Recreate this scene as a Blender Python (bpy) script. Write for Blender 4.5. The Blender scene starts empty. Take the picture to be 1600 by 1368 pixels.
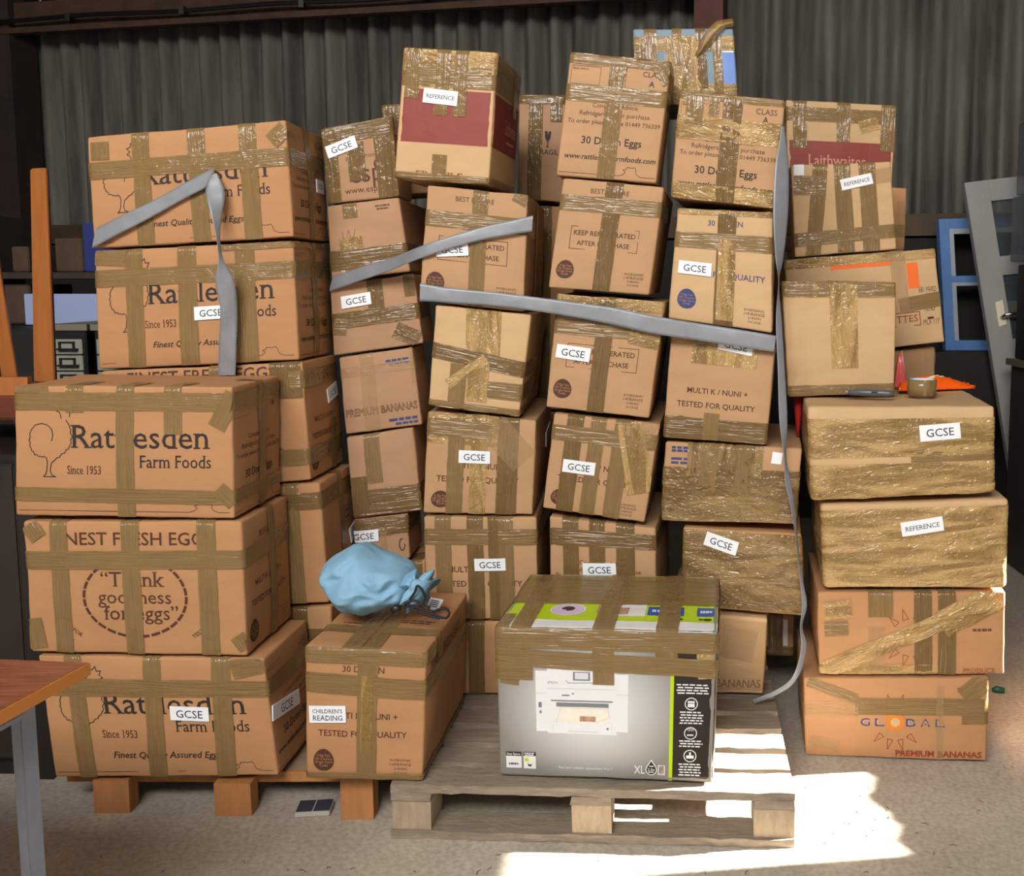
import bpy, bmesh, math, random
from mathutils import Vector, noise, Matrix

random.seed(7)
C = bpy.context.scene.collection
sc = bpy.context.scene

# ------------------------------------------------------------------ camera
IW, IH = 1600.0, 1368.0
FPX, CX, CY, HC, TH = 1550.0, 1000.0, 600.0, 1.376, math.radians(5.89)
cam_d = bpy.data.cameras.new('camera')
cam = bpy.data.objects.new('camera', cam_d)
C.objects.link(cam)
cam.location = (0, 0, HC)
cam.rotation_euler = (math.pi / 2 - TH, 0, 0)
cam_d.sensor_fit = 'HORIZONTAL'
cam_d.sensor_width = 36.0
cam_d.lens = 36.0 * FPX / IW
cam_d.shift_x = -(CX - IW / 2) / IW
cam_d.shift_y = (CY - IH / 2) / IW
cam_d.clip_start = 0.05
sc.camera = cam

# ------------------------------------------------------------------ light
w = bpy.data.worlds.new('sky'); sc.world = w; w.use_nodes = True
bg = w.node_tree.nodes['Background']
bg.inputs[0].default_value = (0.72, 0.85, 1.0, 1)
bg.inputs[1].default_value = 0.3

sun_d = bpy.data.lights.new('sun', 'SUN'); sun_d.energy = 125; sun_d.angle = 0.012
sun_d.color = (1.0, 0.96, 0.88)
sun = bpy.data.objects.new('sun', sun_d); C.objects.link(sun)
SUN = Vector((-1, -0.117, -0.4545))
sun.rotation_euler = SUN.to_track_quat('-Z', 'Y').to_euler()
sun.location = (8, 3, 5)

ad = bpy.data.lights.new('doorway_daylight', 'AREA'); ad.shape = 'RECTANGLE'
ad.size, ad.size_y, ad.energy = 3.4, 1.6, 640
ad.color = (1.0, 0.965, 0.91)
al = bpy.data.objects.new('doorway_daylight', ad); C.objects.link(al)
al.location = (-1.3, -2.5, 4.25)
al.rotation_euler = (math.radians(64), 0, math.radians(-13))
yd = bpy.data.lights.new('yard_glow', 'AREA'); yd.shape = 'RECTANGLE'      # sunlit yard seen through the low side door
yd.size, yd.size_y, yd.energy = 0.45, 0.6, 24
yd.color = (1.0, 0.95, 0.86)
yl = bpy.data.objects.new('yard_glow', yd); C.objects.link(yl)
yl.location = (1.25, -2.9, 0.85); yl.rotation_euler = (math.radians(92), 0, math.radians(8))

vs = sc.view_settings
sc.display_settings.display_device = 'sRGB'
vs.view_transform = 'Standard'; vs.look = 'None'; vs.exposure = -0.56; vs.gamma = 1.0
vs.use_curve_mapping = False

# ------------------------------------------------------------------ camera geometry helpers
cT, sT = math.cos(TH), math.sin(TH)
ORG = Vector((0, 0, HC))
def ray(x, y):
    a, b = (x - CX) / FPX, (CY - y) / FPX
    return Vector((a, cT + b * sT, -sT + b * cT))
def at(x, y, Y):
    d = ray(x, y); return ORG + d * (Y / d.y)
def on_z(x, y, z):
    d = ray(x, y); return ORG + d * ((z - HC) / d.z)
def proj(p):
    q = p - ORG
    zc = q.y * cT - q.z * sT
    up = q.y * sT + q.z * cT
    return (CX + FPX * q.x / zc, CY - FPX * up / zc)

# ------------------------------------------------------------------ materials
def srgb(r, g, b):
    f = lambda c: (c / 255 / 12.92) if c / 255 <= 0.04045 else ((c / 255 + 0.055) / 1.055) ** 2.4
    return (f(r), f(g), f(b), 1)
MATS = {}
def new_mat(name):
    m = bpy.data.materials.new(name); m.use_nodes = True
    nt = m.node_tree; b = nt.nodes['Principled BSDF']
    return m, nt, b
def mat(name, col, rough=0.6, metal=0.0, var=0.0, scale=8.0, bump=0.0, bscale=40.0, stretch=(1, 1, 1), spec=0.5, alpha=1.0, bdist=0.004, coat=0.0):
    if name in MATS: return MATS[name]
    m, nt, b = new_mat(name)
    b.inputs['Base Color'].default_value = col
    b.inputs['Roughness'].default_value = rough
    b.inputs['Metallic'].default_value = metal
    b.inputs['Specular IOR Level'].default_value = spec
    b.inputs['Alpha'].default_value = alpha
    if coat: b.inputs['Coat Weight'].default_value = coat
    tc = nt.nodes.new('ShaderNodeTexCoord'); mp = nt.nodes.new('ShaderNodeMapping')
    mp.inputs['Scale'].default_value = stretch
    nt.links.new(tc.outputs['Object'], mp.inputs[0])
    if var:
        n = nt.nodes.new('ShaderNodeTexNoise'); n.inputs['Scale'].default_value = scale; n.inputs['Detail'].default_value = 6
        n.inputs['Roughness'].default_value = 0.65
        r = nt.nodes.new('ShaderNodeValToRGB')
        r.color_ramp.elements[0].position = 0.3; r.color_ramp.elements[1].position = 0.7
        r.color_ramp.elements[0].color = tuple(c * (1 - var) for c in col[:3]) + (1,)
        r.color_ramp.elements[1].color = tuple(min(1, c * (1 + var)) for c in col[:3]) + (1,)
        nt.links.new(mp.outputs[0], n.inputs['Vector']); nt.links.new(n.outputs['Fac'], r.inputs[0])
        nt.links.new(r.outputs[0], b.inputs['Base Color'])
    if bump:
        n2 = nt.nodes.new('ShaderNodeTexNoise'); n2.inputs['Scale'].default_value = bscale; n2.inputs['Detail'].default_value = 4
        bp = nt.nodes.new('ShaderNodeBump'); bp.inputs['Strength'].default_value = bump; bp.inputs['Distance'].default_value = bdist
        nt.links.new(mp.outputs[0], n2.inputs['Vector']); nt.links.new(n2.outputs['Fac'], bp.inputs['Height'])
        nt.links.new(bp.outputs[0], b.inputs['Normal'])
    MATS[name] = m
    return m

CARD = [mat('cardboard_a', (0.425, 0.218, 0.101, 1), 0.72, var=0.07, scale=5, bump=0.12, bscale=90, stretch=(1, 1, 3), spec=0.25, bdist=0.002),
        mat('cardboard_b', (0.54, 0.355, 0.19, 1), 0.72, var=0.07, scale=5, bump=0.12, bscale=90, stretch=(1, 1, 3), spec=0.25, bdist=0.002),
        mat('cardboard_c', (0.44, 0.24, 0.115, 1), 0.72, var=0.08, scale=5, bump=0.12, bscale=90, stretch=(1, 1, 3), spec=0.25, bdist=0.002),
        mat('cardboard_pink', (0.40, 0.23, 0.13, 1), 0.72, var=0.08, scale=5, bump=0.12, bscale=90, stretch=(1, 1, 3), spec=0.25, bdist=0.002),
        mat('cardboard_d', (0.445, 0.262, 0.138, 1), 0.72, var=0.07, scale=5, bump=0.12, bscale=90, stretch=(1, 1, 3), spec=0.25, bdist=0.002)]
def tape_mat(name, col, alpha, b1=0.35, rough=0.16, streak=0.07):
    """glossy tape; creases run along the strip (the mesh's own uv is in metres, u along it)"""
    m, nt, b = new_mat(name)
    b.inputs['Roughness'].default_value = rough
    b.inputs['Specular IOR Level'].default_value = 0.4
    b.inputs['Alpha'].default_value = alpha
    N = nt.nodes.new; L = nt.links.new
    tc = N('ShaderNodeTexCoord'); uv = N('ShaderNodeUVMap')
    mp = N('ShaderNodeMapping'); mp.inputs['Scale'].default_value = (7, 60, 1)
    L(uv.outputs[0], mp.inputs[0])
    n = N('ShaderNodeTexNoise'); n.inputs['Scale'].default_value = 1.0; n.inputs['Detail'].default_value = 5; n.inputs['Distortion'].default_value = 0.6
    L(mp.outputs[0], n.inputs['Vector'])
    r = N('ShaderNodeValToRGB')
    r.color_ramp.elements[0].position = 0.34; r.color_ramp.elements[1].position = 0.68
    r.color_ramp.elements[0].color = tuple(c * (1 - streak) for c in col[:3]) + (1,)
    r.color_ramp.elements[1].color = tuple(c * (1 + streak) for c in col[:3]) + (1,)
    L(n.outputs['Fac'], r.inputs[0]); L(r.outputs[0], b.inputs['Base Color'])
    n2 = N('ShaderNodeTexNoise'); n2.inputs['Scale'].default_value = 38; n2.inputs['Detail'].default_value = 3; n2.inputs['Distortion'].default_value = 1.0
    L(tc.outputs['Object'], n2.inputs['Vector'])
    mp3 = N('ShaderNodeMapping'); mp3.inputs['Scale'].default_value = (6, 105, 1); L(uv.outputs[0], mp3.inputs[0])
    n3 = N('ShaderNodeTexNoise'); n3.inputs['Scale'].default_value = 1.0; n3.inputs['Detail'].default_value = 1; n3.inputs['Distortion'].default_value = 0.8
    L(mp3.outputs[0], n3.inputs['Vector'])
    s3 = N('ShaderNodeMath'); s3.operation = 'SUBTRACT'; s3.inputs[1].default_value = 0.5; L(n3.outputs['Fac'], s3.inputs[0])
    a3 = N('ShaderNodeMath'); a3.operation = 'ABSOLUTE'; L(s3.outputs[0], a3.inputs[0])
    ad_ = N('ShaderNodeMath'); ad_.operation = 'MULTIPLY_ADD'; ad_.inputs[1].default_value = 2.2
    L(a3.outputs[0], ad_.inputs[0]); L(n2.outputs['Fac'], ad_.inputs[2])
    bp = N('ShaderNodeBump'); bp.inputs['Strength'].default_value = b1; bp.inputs['Distance'].default_value = 0.006
    L(ad_.outputs[0], bp.inputs['Height']); L(bp.outputs[0], b.inputs['Normal'])
    MATS[name] = m
    return m
TAPE = tape_mat('brown_packing_tape', (0.245, 0.153, 0.062, 1), 0.84, 0.42)
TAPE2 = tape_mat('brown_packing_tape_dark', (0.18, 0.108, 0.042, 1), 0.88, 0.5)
def film_mat(name, k=1.0):
    """many crumpled turns of glossy brown tape"""
    m, nt, b = new_mat(name)
    b.inputs['Roughness'].default_value = 0.13; b.inputs['Alpha'].default_value = 0.76
    N = nt.nodes.new; L = nt.links.new
    uv = N('ShaderNodeUVMap')
    def nz(sc_, dist, det=4):
        mp = N('ShaderNodeMapping'); mp.inputs['Scale'].default_value = sc_ + (1,); L(uv.outputs[0], mp.inputs[0])
        n = N('ShaderNodeTexNoise'); n.inputs['Scale'].default_value = 1.0; n.inputs['Detail'].default_value = det; n.inputs['Distortion'].default_value = dist
        L(mp.outputs[0], n.inputs['Vector']); return n
    n = nz((3.2, 17), 1.5, 5)
    r = N('ShaderNodeValToRGB'); r.color_ramp.elements[0].position = 0.40; r.color_ramp.elements[1].position = 0.58
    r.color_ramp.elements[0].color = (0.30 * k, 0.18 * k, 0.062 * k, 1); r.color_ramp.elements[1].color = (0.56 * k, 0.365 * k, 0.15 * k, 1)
    L(n.outputs['Fac'], r.inputs[0]); L(r.outputs[0], b.inputs['Base Color'])
    def ridge(n):
        a = N('ShaderNodeMath'); a.operation = 'SUBTRACT'; a.inputs[1].default_value = 0.5; L(n.outputs['Fac'], a.inputs[0])
        c = N('ShaderNodeMath'); c.operation = 'ABSOLUTE'; L(a.outputs[0], c.inputs[0]); return c
    r1, r2 = ridge(nz((11, 30), 2.2, 2)), ridge(nz((30, 22), 1.5, 2))
    s = N('ShaderNodeMath'); s.operation = 'MULTIPLY_ADD'; s.inputs[1].default_value = 0.55; L(r2.outputs[0], s.inputs[0]); L(r1.outputs[0], s.inputs[2])
    bp = N('ShaderNodeBump'); bp.inputs['Strength'].default_value = 0.8; bp.inputs['Distance'].default_value = 0.016
    L(s.outputs[0], bp.inputs['Height']); L(bp.outputs[0], b.inputs['Normal'])
    MATS[name] = m
    return m
FILM = film_mat('crinkled_brown_tape')
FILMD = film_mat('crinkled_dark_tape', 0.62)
CLEAR = tape_mat('clear_tape', (0.50, 0.32, 0.16, 1), 0.35, 0.5, 0.1)
INK = mat('printing_ink_black', srgb(40, 30, 28), 0.7)
INKB = mat('printing_ink_brown', srgb(78, 42, 28), 0.7)
INKL = mat('printing_ink_faint', srgb(92, 60, 45), 0.7)
INKBLUE = mat('printing_ink_blue', srgb(52, 62, 112), 0.7)
INKOR = mat('printing_ink_orange', srgb(205, 120, 40), 0.7)
INKRED = mat('printing_ink_red', srgb(140, 52, 30), 0.7)
BAND = mat('printed_maroon_band', (0.225, 0.031, 0.021, 1), 0.6, var=0.06, scale=4)
BANDTXT = mat('printing_ink_pink', srgb(205, 140, 125), 0.7)
PAPER = mat('white_label_paper', (0.78, 0.80, 0.84, 1), 0.5)
PINK = mat('label_ink', srgb(35, 38, 55), 0.6)
SILVER = mat('silver_duct_tape', (0.225, 0.235, 0.26, 1), 0.42, metal=0.15, var=0.1, scale=14, bump=0.25, bscale=25)
BLACKM = mat('matt_black', (0.012, 0.012, 0.012, 1), 0.5)

# ------------------------------------------------------------------ scene graph helpers
def thing(name, loc, label, cat, group=None):
    o = bpy.data.objects.new(name, None); C.objects.link(o)
    o.location = loc; o.empty_display_size = 0.05
    o['label'] = label; o['category'] = cat
    if group: o['group'] = group
    return o
def build(name, V, F, mats, parent=None, mi=None, smooth=False, uv=None):
    """one mesh object; V are world points"""
    me = bpy.data.meshes.new(name)
    off = Vector((0, 0, 0))
    p = parent
    while p is not None:
        off += p.location; p = p.parent
    me.from_pydata([tuple(Vector(v) - off) for v in V], [], F)
    if not isinstance(mats, (list, tuple)): mats = [mats]
    for m in mats: me.materials.append(m)
    if mi is not None: me.polygons.foreach_set('material_index', mi)
    if smooth is True: me.polygons.foreach_set('use_smooth', [True] * len(me.polygons))
    elif smooth: me.polygons.foreach_set('use_smooth', smooth)
    if uv:
        l = me.uv_layers.new(name='strip')
        for lp in me.loops: l.data[lp.index].uv = uv[lp.vertex_index]
    me.update()
    o = bpy.data.objects.new(name, me); C.objects.link(o)
    if parent is not None: o.parent = parent
    return o
def fix_normals(o):
    bm = bmesh.new(); bm.from_mesh(o.data)
    bmesh.ops.recalc_face_normals(bm, faces=bm.faces); bm.to_mesh(o.data); bm.free()
    return o
class MB:
    """collects simple solids for ONE mesh"""
    def __init__(s): s.V = []; s.F = []
    def hexa(s, c):
        i = len(s.V); s.V += [Vector(v) for v in c]
        s.F += [(i, i+1, i+2, i+3), (i+7, i+6, i+5, i+4), (i, i+4, i+5, i+1), (i+1, i+5, i+6, i+2), (i+2, i+6, i+7, i+3), (i+3, i+7, i+4, i)]
    def box(s, x0, x1, y0, y1, z0, z1, M=None):
        c = [(x0,y0,z0),(x0,y1,z0),(x1,y1,z0),(x1,y0,z0),(x0,y0,z1),(x0,y1,z1),(x1,y1,z1),(x1,y0,z1)]
        c = [Vector(v) for v in c]
        if M is not None: c = [M @ v for v in c]
        s.hexa(c)
    def tube(s, pts, r, n=8, caps=True):
        pts = [Vector(p) for p in pts]; rows = []
        up = Vector((0, 0, 1))
        rr = r if isinstance(r, (list, tuple)) else [r] * len(pts)
        for k, p in enumerate(pts):
            t = (pts[min(k+1, len(pts)-1)] - pts[max(k-1, 0)])
            if t.length < 1e-9: t = Vector((0, 0, 1))
            t.normalize()
            a = t.cross(up)
            if a.length < 0.05: a = t.cross(Vector((1, 0, 0)))
            a.normalize(); b = t.cross(a)
            i = len(s.V); rows.append(i)
            for j in range(n):
                an = 2 * math.pi * j / n
                s.V.append(p + (a * math.cos(an) + b * math.sin(an)) * rr[k])
        for k in range(len(pts) - 1):
            for j in range(n):
                s.F.append((rows[k] + j, rows[k] + (j+1) % n, rows[k+1] + (j+1) % n, rows[k+1] + j))
        if caps:
            s.F.append(tuple(rows[0] + j for j in range(n))); s.F.append(tuple(rows[-1] + n - 1 - j for j in range(n)))
    def lathe(s, prof, M, n=40, close=True):
        rows = []
        for r, z in prof:
            rows.append(len(s.V))
            for j in range(n):
                a = 2 * math.pi * j / n
                s.V.append(M @ Vector((r * math.cos(a), r * math.sin(a), z)))
        m = len(prof)
        for k in range(m if close else m - 1):
            k2 = (k + 1) % m
            for j in range(n):
                s.F.append((rows[k] + j, rows[k] + (j+1) % n, rows[k2] + (j+1) % n, rows[k2] + j))
    def build(s, name, m, parent=None, smooth=False, bevel=0.0):
        o = build(name, s.V, s.F, m, parent, smooth=smooth)
        fix_normals(o)
        if bevel:
            bm = bmesh.new(); bm.from_mesh(o.data)
            bmesh.ops.bevel(bm, geom=list(bm.edges), offset=bevel, segments=2, affect='EDGES', clamp_overlap=True)
            bm.to_mesh(o.data); bm.free()
        return o

# ------------------------------------------------------------------ lettering
_tc = {}
def glyphs(s, bold=False, italic=False, serif=False, outline=False):
    """flat filled lettering as (verts2d, faces, width, cap height)"""
    key = (s, bold, italic, serif, outline)
    if key in _tc: return _tc[key]
    cu = bpy.data.curves.new('letters', 'FONT'); cu.body = s; cu.size = 1.0
    cu.dimensions = '2D'; cu.fill_mode = 'BOTH'; cu.resolution_u = 2
    if bold: cu.offset = 0.010
    if serif and not bold: cu.offset = 0.003
    if outline: cu.fill_mode = 'NONE'; cu.bevel_depth = 0.02; cu.bevel_resolution = 0
    if italic: cu.shear = 0.22
    ob = bpy.data.objects.new('letters', cu); C.objects.link(ob)
    dg = bpy.context.evaluated_depsgraph_get(); dg.update()
    me = bpy.data.meshes.new_from_object(ob.evaluated_get(dg))
    V = [(v.co.x, v.co.y) for v in me.vertices]; F = [tuple(p.vertices) for p in me.polygons]
    if serif:
        cnt = {}
        for f in F:
            for i in range(len(f)):
                e = tuple(sorted((f[i], f[(i+1) % len(f)]))); cnt[e] = cnt.get(e, 0) + 1
        key_ = lambda v: (round(V[v][0], 4), round(V[v][1], 4))
        nb = {}
        for (a, b), n in cnt.items():
            if n == 1: nb.setdefault(key_(a), []).append(V[b]); nb.setdefault(key_(b), []).append(V[a])
        for (a, b), n in list(cnt.items()):
            if n != 1: continue
            (xa, ya), (xb, yb) = V[a], V[b]
            L = abs(xb - xa)
            if abs(ya - yb) > 0.012 or not 0.035 < L < 0.2: continue
            oa = [q for q in nb[key_(a)] if abs(q[1] - ya) > 0.05]; ob_ = [q for q in nb[key_(b)] if abs(q[1] - yb) > 0.05]
            if not oa or not ob_: continue
            sa, sb = oa[0][1] - ya, ob_[0][1] - yb
            if sa * sb <= 0: continue
            x0, x1 = min(xa, xb) - 0.055, max(xa, xb) + 0.055
            y0, y1 = (ya, ya + 0.04) if sa > 0 else (ya - 0.04, ya)
            i = len(V); V += [(x0, y0), (x1, y0), (x1, y1), (x0, y1)]; F.append((i, i+1, i+2, i+3))
    bpy.data.objects.remove(ob); bpy.data.curves.remove(cu); bpy.data.meshes.remove(me)
    if not V: V, F = [(0, 0), (0.1, 0), (0.1, 0.1)], [(0, 1, 2)]
    x0 = min(v[0] for v in V); x1 = max(v[0] for v in V)
    V = [(v[0] - x0, v[1]) for v in V]
    _tc[key] = (V, F, x1 - x0, 0.727)
    return _tc[key]

# ------------------------------------------------------------------ cartons
class Carton:
    def __init__(s, quad, Y, yaw=0.0, dep=0.3, r=0.006, bulge=0.003, ruff=0.0024, seed=0, gap=0.004, zmin=0.0):
        TL, TR, BR, BL = quad
        ya = math.radians(yaw)
        n = Vector((math.sin(ya), -math.cos(ya), 0))
        c = at((BL[0] + BR[0]) / 2, (BL[1] + BR[1]) / 2, Y)
        def hit(p):
            d = ray(*p); return ORG + d * ((c - ORG).dot(n) / d.dot(n))
        s.TL, s.TR, s.BR, s.BL = map(hit, (TL, TR, BR, BL))
        s.TL.z -= gap; s.TR.z -= gap
        s.BL.z = max(s.BL.z, zmin); s.BR.z = max(s.BR.z, zmin)
        s.dv = -n
        s.W = ((s.TR - s.TL).length + (s.BR - s.BL).length) / 2
        s.H = ((s.BL - s.TL).length + (s.BR - s.TR).length) / 2
        s.D = dep
        s.r, s.bulge, s.ruff, s.seed = r, bulge, ruff, seed
        s.base = (s.BL + s.BR) / 2 + s.dv * dep / 2
        s.base.z = min(s.BL.z, s.BR.z)
        s.PV, s.PF, s.PM = [], [], []      # printing
        s.layer = 0
        s.tapes = []
    def world(s, p):
        u, t, q = p[0] / s.W, p[1], p[2] / s.H
        B = s.BL.lerp(s.BR, u); T = s.TL.lerp(s.TR, u)
        return B.lerp(T, q) + s.dv * t
    def S(s, p, off=0.0):
        W, D, H, r = s.W, s.D, s.H, s.r
        q = Vector((min(max(p[0], r), W - r), min(max(p[1], r), D - r), min(max(p[2], r), H - r)))
        d = Vector(p) - q
        if d.length < 1e-9: d = Vector((0, -1, 0))
        d.normalize()
        sx, sy, sz = (math.sin(math.pi * min(max(p[i] / (W, D, H)[i], 0), 1)) for i in range(3))
        b = s.bulge * (abs(d.y) * sx * sz + abs(d.x) * sy * sz - (0.5 * sx * sy * abs(d.z)))
        sd = Vector((s.seed * 3.7, s.seed * 1.3, s.seed * 7.1))
        b += s.ruff * noise.noise(Vector(p) * 9 + sd) + s.ruff * 0.5 * noise.noise(Vector(p) * 25 + sd)
        return s.world(q + d * (r + b + off))
    def P(s, face, a, v):
        """metric surface point: a from the face's left, v down from its top"""
        z = s.H - v
        if face == 'F': return (a, 0, z)
        if face == 'R': return (s.W, a, z)
        if face == 'L': return (0, s.D - a, z)
        return (a, s.D - v, s.H)          # T: v measured from the far edge
    def fw(s, face): return s.D if face in 'RL' else s.W
    def fh(s, face): return s.D if face == 'T' else s.H
    def av(s, face, x, y):
        """pixel -> metric (a, v) on a face"""
        a, v = s.fw(face) / 2, s.fh(face) / 2
        for _ in range(25):
            f = lambda a, v: proj(s.world(s.P(face, a, v)))
            p0 = f(a, v); e = 1e-4
            pa, pv = f(a + e, v), f(a, v + e)
            j = ((pa[0]-p0[0])/e, (pv[0]-p0[0])/e, (pa[1]-p0[1])/e, (pv[1]-p0[1])/e)
            det = j[0]*j[3] - j[1]*j[2]
            if abs(det) < 1e-6: break
            dx, dy = x - p0[0], y - p0[1]
            a += (dx*j[3] - j[1]*dy)/det; v += (j[0]*dy - j[2]*dx)/det
        return a, v
    # ---- printing on the carton
    def _add(s, pts, faces, m, face, off=0.0009):
        i = len(s.PV)
        s.PV += [s.S(s.P(face, a, v), off) for a, v in pts]
        for f in faces: s.PF.append(tuple(i + k for k in f)); s.PM.append(m)
    def text(s, txt, u0, u1, v, m=None, face='F', h=None, rot=0.0, off=0.0009, **st):
        """lettering whose width runs u0..u1 (fractions), middle of capitals at v"""
        V, F, wd, cap = glyphs(txt, **st)
        w_, h_ = s.fw(face), s.fh(face)
        k = (u1 - u0) * w_ / wd
        ky = k if h is None else h * h_ / cap
        cx, cy = (u0 + u1) / 2 * w_, v * h_
        c, sn = math.cos(math.radians(rot)), math.sin(math.radians(rot))
        pts = []
        for x, y in V:
            X, Y = (x - wd / 2) * k, (y - cap / 2) * ky
            pts.append((cx + X * c - Y * sn, cy - (X * sn + Y * c)))
        s._add(pts, F, m or INKB, face, off)
    def line(s, pts, m=None, wd=0.0016, face='F', off=0.0009, closed=False, dash=0):
        """stroke through (u, v) fractions"""
        w_, h_ = s.fw(face), s.fh(face)
        P = [Vector((u * w_, v * h_)) for u, v in pts]
        if closed: P.append(P[0])
        V, F = [], []
        for k in range(len(P) - 1):
            if dash and k % dash >= dash * 0.6: continue
            t = P[k+1] - P[k]
            if t.length < 1e-6: continue
            nn = Vector((-t.y, t.x)).normalized() * wd / 2
            t = t.normalized() * wd * 0.3
            i = len(V); V += [P[k] - nn - t, P[k+1] - nn + t, P[k+1] + nn + t, P[k] + nn - t]; F.append((i, i+1, i+2, i+3))
        s._add([(p.x, p.y) for p in V], F, m or INKB, face, off)
    def area(s, u0, u1, v0, v1, m, face='F', off=0.0006, n=10, nv=6):
        w_, h_ = s.fw(face), s.fh(face)
        n = max(1, int(abs(u1 - u0) * w_ / 0.015)); nv = max(1, int(abs(v1 - v0) * h_ / 0.015))
        pts, F = [], []
        for j in range(nv + 1):
            for i in range(n + 1):
                pts.append(((u0 + (u1 - u0) * i / n) * w_, (v0 + (v1 - v0) * j / nv) * h_))
        for j in range(nv):
            for i in range(n):
                a = j * (n + 1) + i; F.append((a, a + n + 1, a + n + 2, a + 1))
        s._add(pts, F, m, face, off)
    def bars(s, u0, u1, v, h, m, face='F', off=0.0012, seed=1):
        """print too small to read: a row of word-long dashes"""
        w_, h_ = s.fw(face), s.fh(face); rg = random.Random(seed * 31 + int(v * 1000)); x = u0
        while x < u1 - .004:
            L = min(rg.uniform(.12, .3) * (u1 - u0), u1 - x)
            y0, y1 = v - h / 2, v + h / 2
            s._add([(x * w_, y0 * h_), ((x + L) * w_, y0 * h_), ((x + L) * w_, y1 * h_), (x * w_, y1 * h_)], [(0, 1, 2, 3)], m, face, off)
            x += L + .045 * (u1 - u0)
    def disc(s, u, v, ru, rv, m, face='F', off=0.0009, n=28, egg=0.0):
        w_, h_ = s.fw(face), s.fh(face)
        pts = [(u * w_, v * h_)]
        for k in range(n):
            a = 2 * math.pi * k / n
            x, y = math.cos(a), math.sin(a)
            pts.append((u * w_ + ru * w_ * x * (1 + egg * y), v * h_ + rv * h_ * y))
        s._add(pts, [(0, 1 + k, 1 + (k + 1) % n) for k in range(n)], m, face, off)
    # ---- tape
    def strip(s, path, lat, wd, m, amp=0.0006, off=None, fine=0.012, nm='packing_tape', taper=None):
        if off is None:
            s.layer += 1; off = 0.0016 + 0.00025 * (s.layer % 9)
        pts = [Vector(path[0])]
        for a, b in zip(path[:-1], path[1:]):
            a, b = Vector(a), Vector(b); n = max(1, int((b - a).length / fine))
            pts += [a.lerp(b, (k + 1) / n) for k in range(n)]
        K = max(4, int(wd / 0.009))
        V, F, UV = [], [], []; run = s.seed * 1.7 + s.layer * 0.37
        sd = Vector((s.layer * 5.1 + s.seed, s.seed * 2.3, 1.7))
        lat = Vector(lat)
        for k, p in enumerate(pts):
            if k: run += (p - pts[k - 1]).length
            for j in range(K + 1):
                t = j / K - 0.5
                UV.append((run, t * wd))
                e = 0.0012 * noise.noise(Vector((k * 0.35, t * 2, 0)) + sd)
                q = p + lat * (t * wd + (e if abs(t) > 0.4 else 0))
                q = Vector((min(max(q.x, 0), s.W), min(max(q.y, 0), s.D), min(max(q.z, 0), s.H)))
                rg = abs(noise.noise(Vector((p.x * 14 + t * 3, p.y * 14, p.z * 14)) + sd)) + 0.6 * abs(noise.noise(q * 45 + sd))
                V.append(s.S(q, off + amp * rg))
        n = len(pts)
        for k in range(n - 1):
            for j in range(K):
                a = k * (K + 1) + j; F.append((a, a + 1, a + K + 2, a + K + 1))
        s.tapes.append((nm, V, F, m, UV))
    def V(s, x, v0=0.0, v1=1.0, wd=0.048, sl=0.0, m=None, amp=0.0007, top=0.1):
        """upright strip on the front at pixel x"""
        pm = proj(s.world((s.W / 2, 0, s.H / 2)))
        a, _ = s.av('F', x, pm[1])
        path = []
        if v0 <= 0:
            path.append((a - sl, min(top, s.D), s.H))
        path += [(a - sl * (1 - 2 * v0), 0, s.H * (1 - v0)), (a - sl * (1 - 2 * v1), 0, s.H * (1 - v1))]
        s.strip(path, (1, 0, 0), wd, m or TAPE, amp)
    def Hz(s, y, u0=0.0, u1=1.0, wd=0.048, sl=0.0, m=None, amp=0.0007, side=None):
        """level strip on the front at pixel y, carried round the sides"""
        pm = proj(s.world((s.W / 2, 0, s.H / 2)))
        _, v = s.av('F', pm[0], y)
        z = s.H - v; side = s.D if side is None else side
        zz = lambda u: z - sl * (u - 0.5)
        path = []
        if u0 <= 0: path.append((0, side, zz(0)))
        path += [(s.W * u0, 0, zz(u0)), (s.W * u1, 0, zz(u1))]
        if u1 >= 1: path.append((s.W, side, zz(1)))
        s.strip(path, (0, 0, 1), wd, m or TAPE, amp)
    def RV(s, x, y, v0=0.0, v1=1.0, wd=0.045, m=None):
        a, _ = s.av('R', x, y)
        s.strip([(s.W - 0.06, a, s.H)] * (v0 <= 0) + [(s.W, a, s.H * (1 - v0)), (s.W, a, s.H * (1 - v1))], (0, 1, 0), wd, m or TAPE)
    def patch(s, x0, y0, x1, y1, wd=0.048, m=None, amp=0.0007, face='F'):
        """loose strip between two pixels of a face"""
        A, B = s.av(face, x0, y0), s.av(face, x1, y1)
        pa, pb = Vector(s.P(face, *A)), Vector(s.P(face, *B))
        d = (pb - pa).normalized()
        nrm = Vector((0, -1, 0)) if face == 'F' else (Vector((1, 0, 0)) if face == 'R' else Vector((0, 0, 1)))
        s.strip([pa, pb], d.cross(nrm), wd, m or TAPE, amp)
    def film(s, v0, v1, u0=0.0, u1=1.0, m=None, amp=0.0022, side=None):
        """wide crinkled wrapping of many tape turns"""
        z = s.H * (1 - (v0 + v1) / 2); wd = s.H * (v1 - v0); side = s.D if side is None else side
        path = []
        if u0 <= 0: path.append((0, side, z))
        path += [(s.W * u0, 0, z), (s.W * u1, 0, z)]
        if u1 >= 1: path.append((s.W, side, z))
        s.strip(path, (0, 0, 1), wd, m or FILM, amp, off=0.0014, fine=0.009)
    def topseam(s, x, y, wd=0.048, m=None):
        a, _ = s.av('T', x, y)
        s.strip([(a, 0, s.H), (a, s.D, s.H)], (1, 0, 0), wd, m or TAPE)
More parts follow.
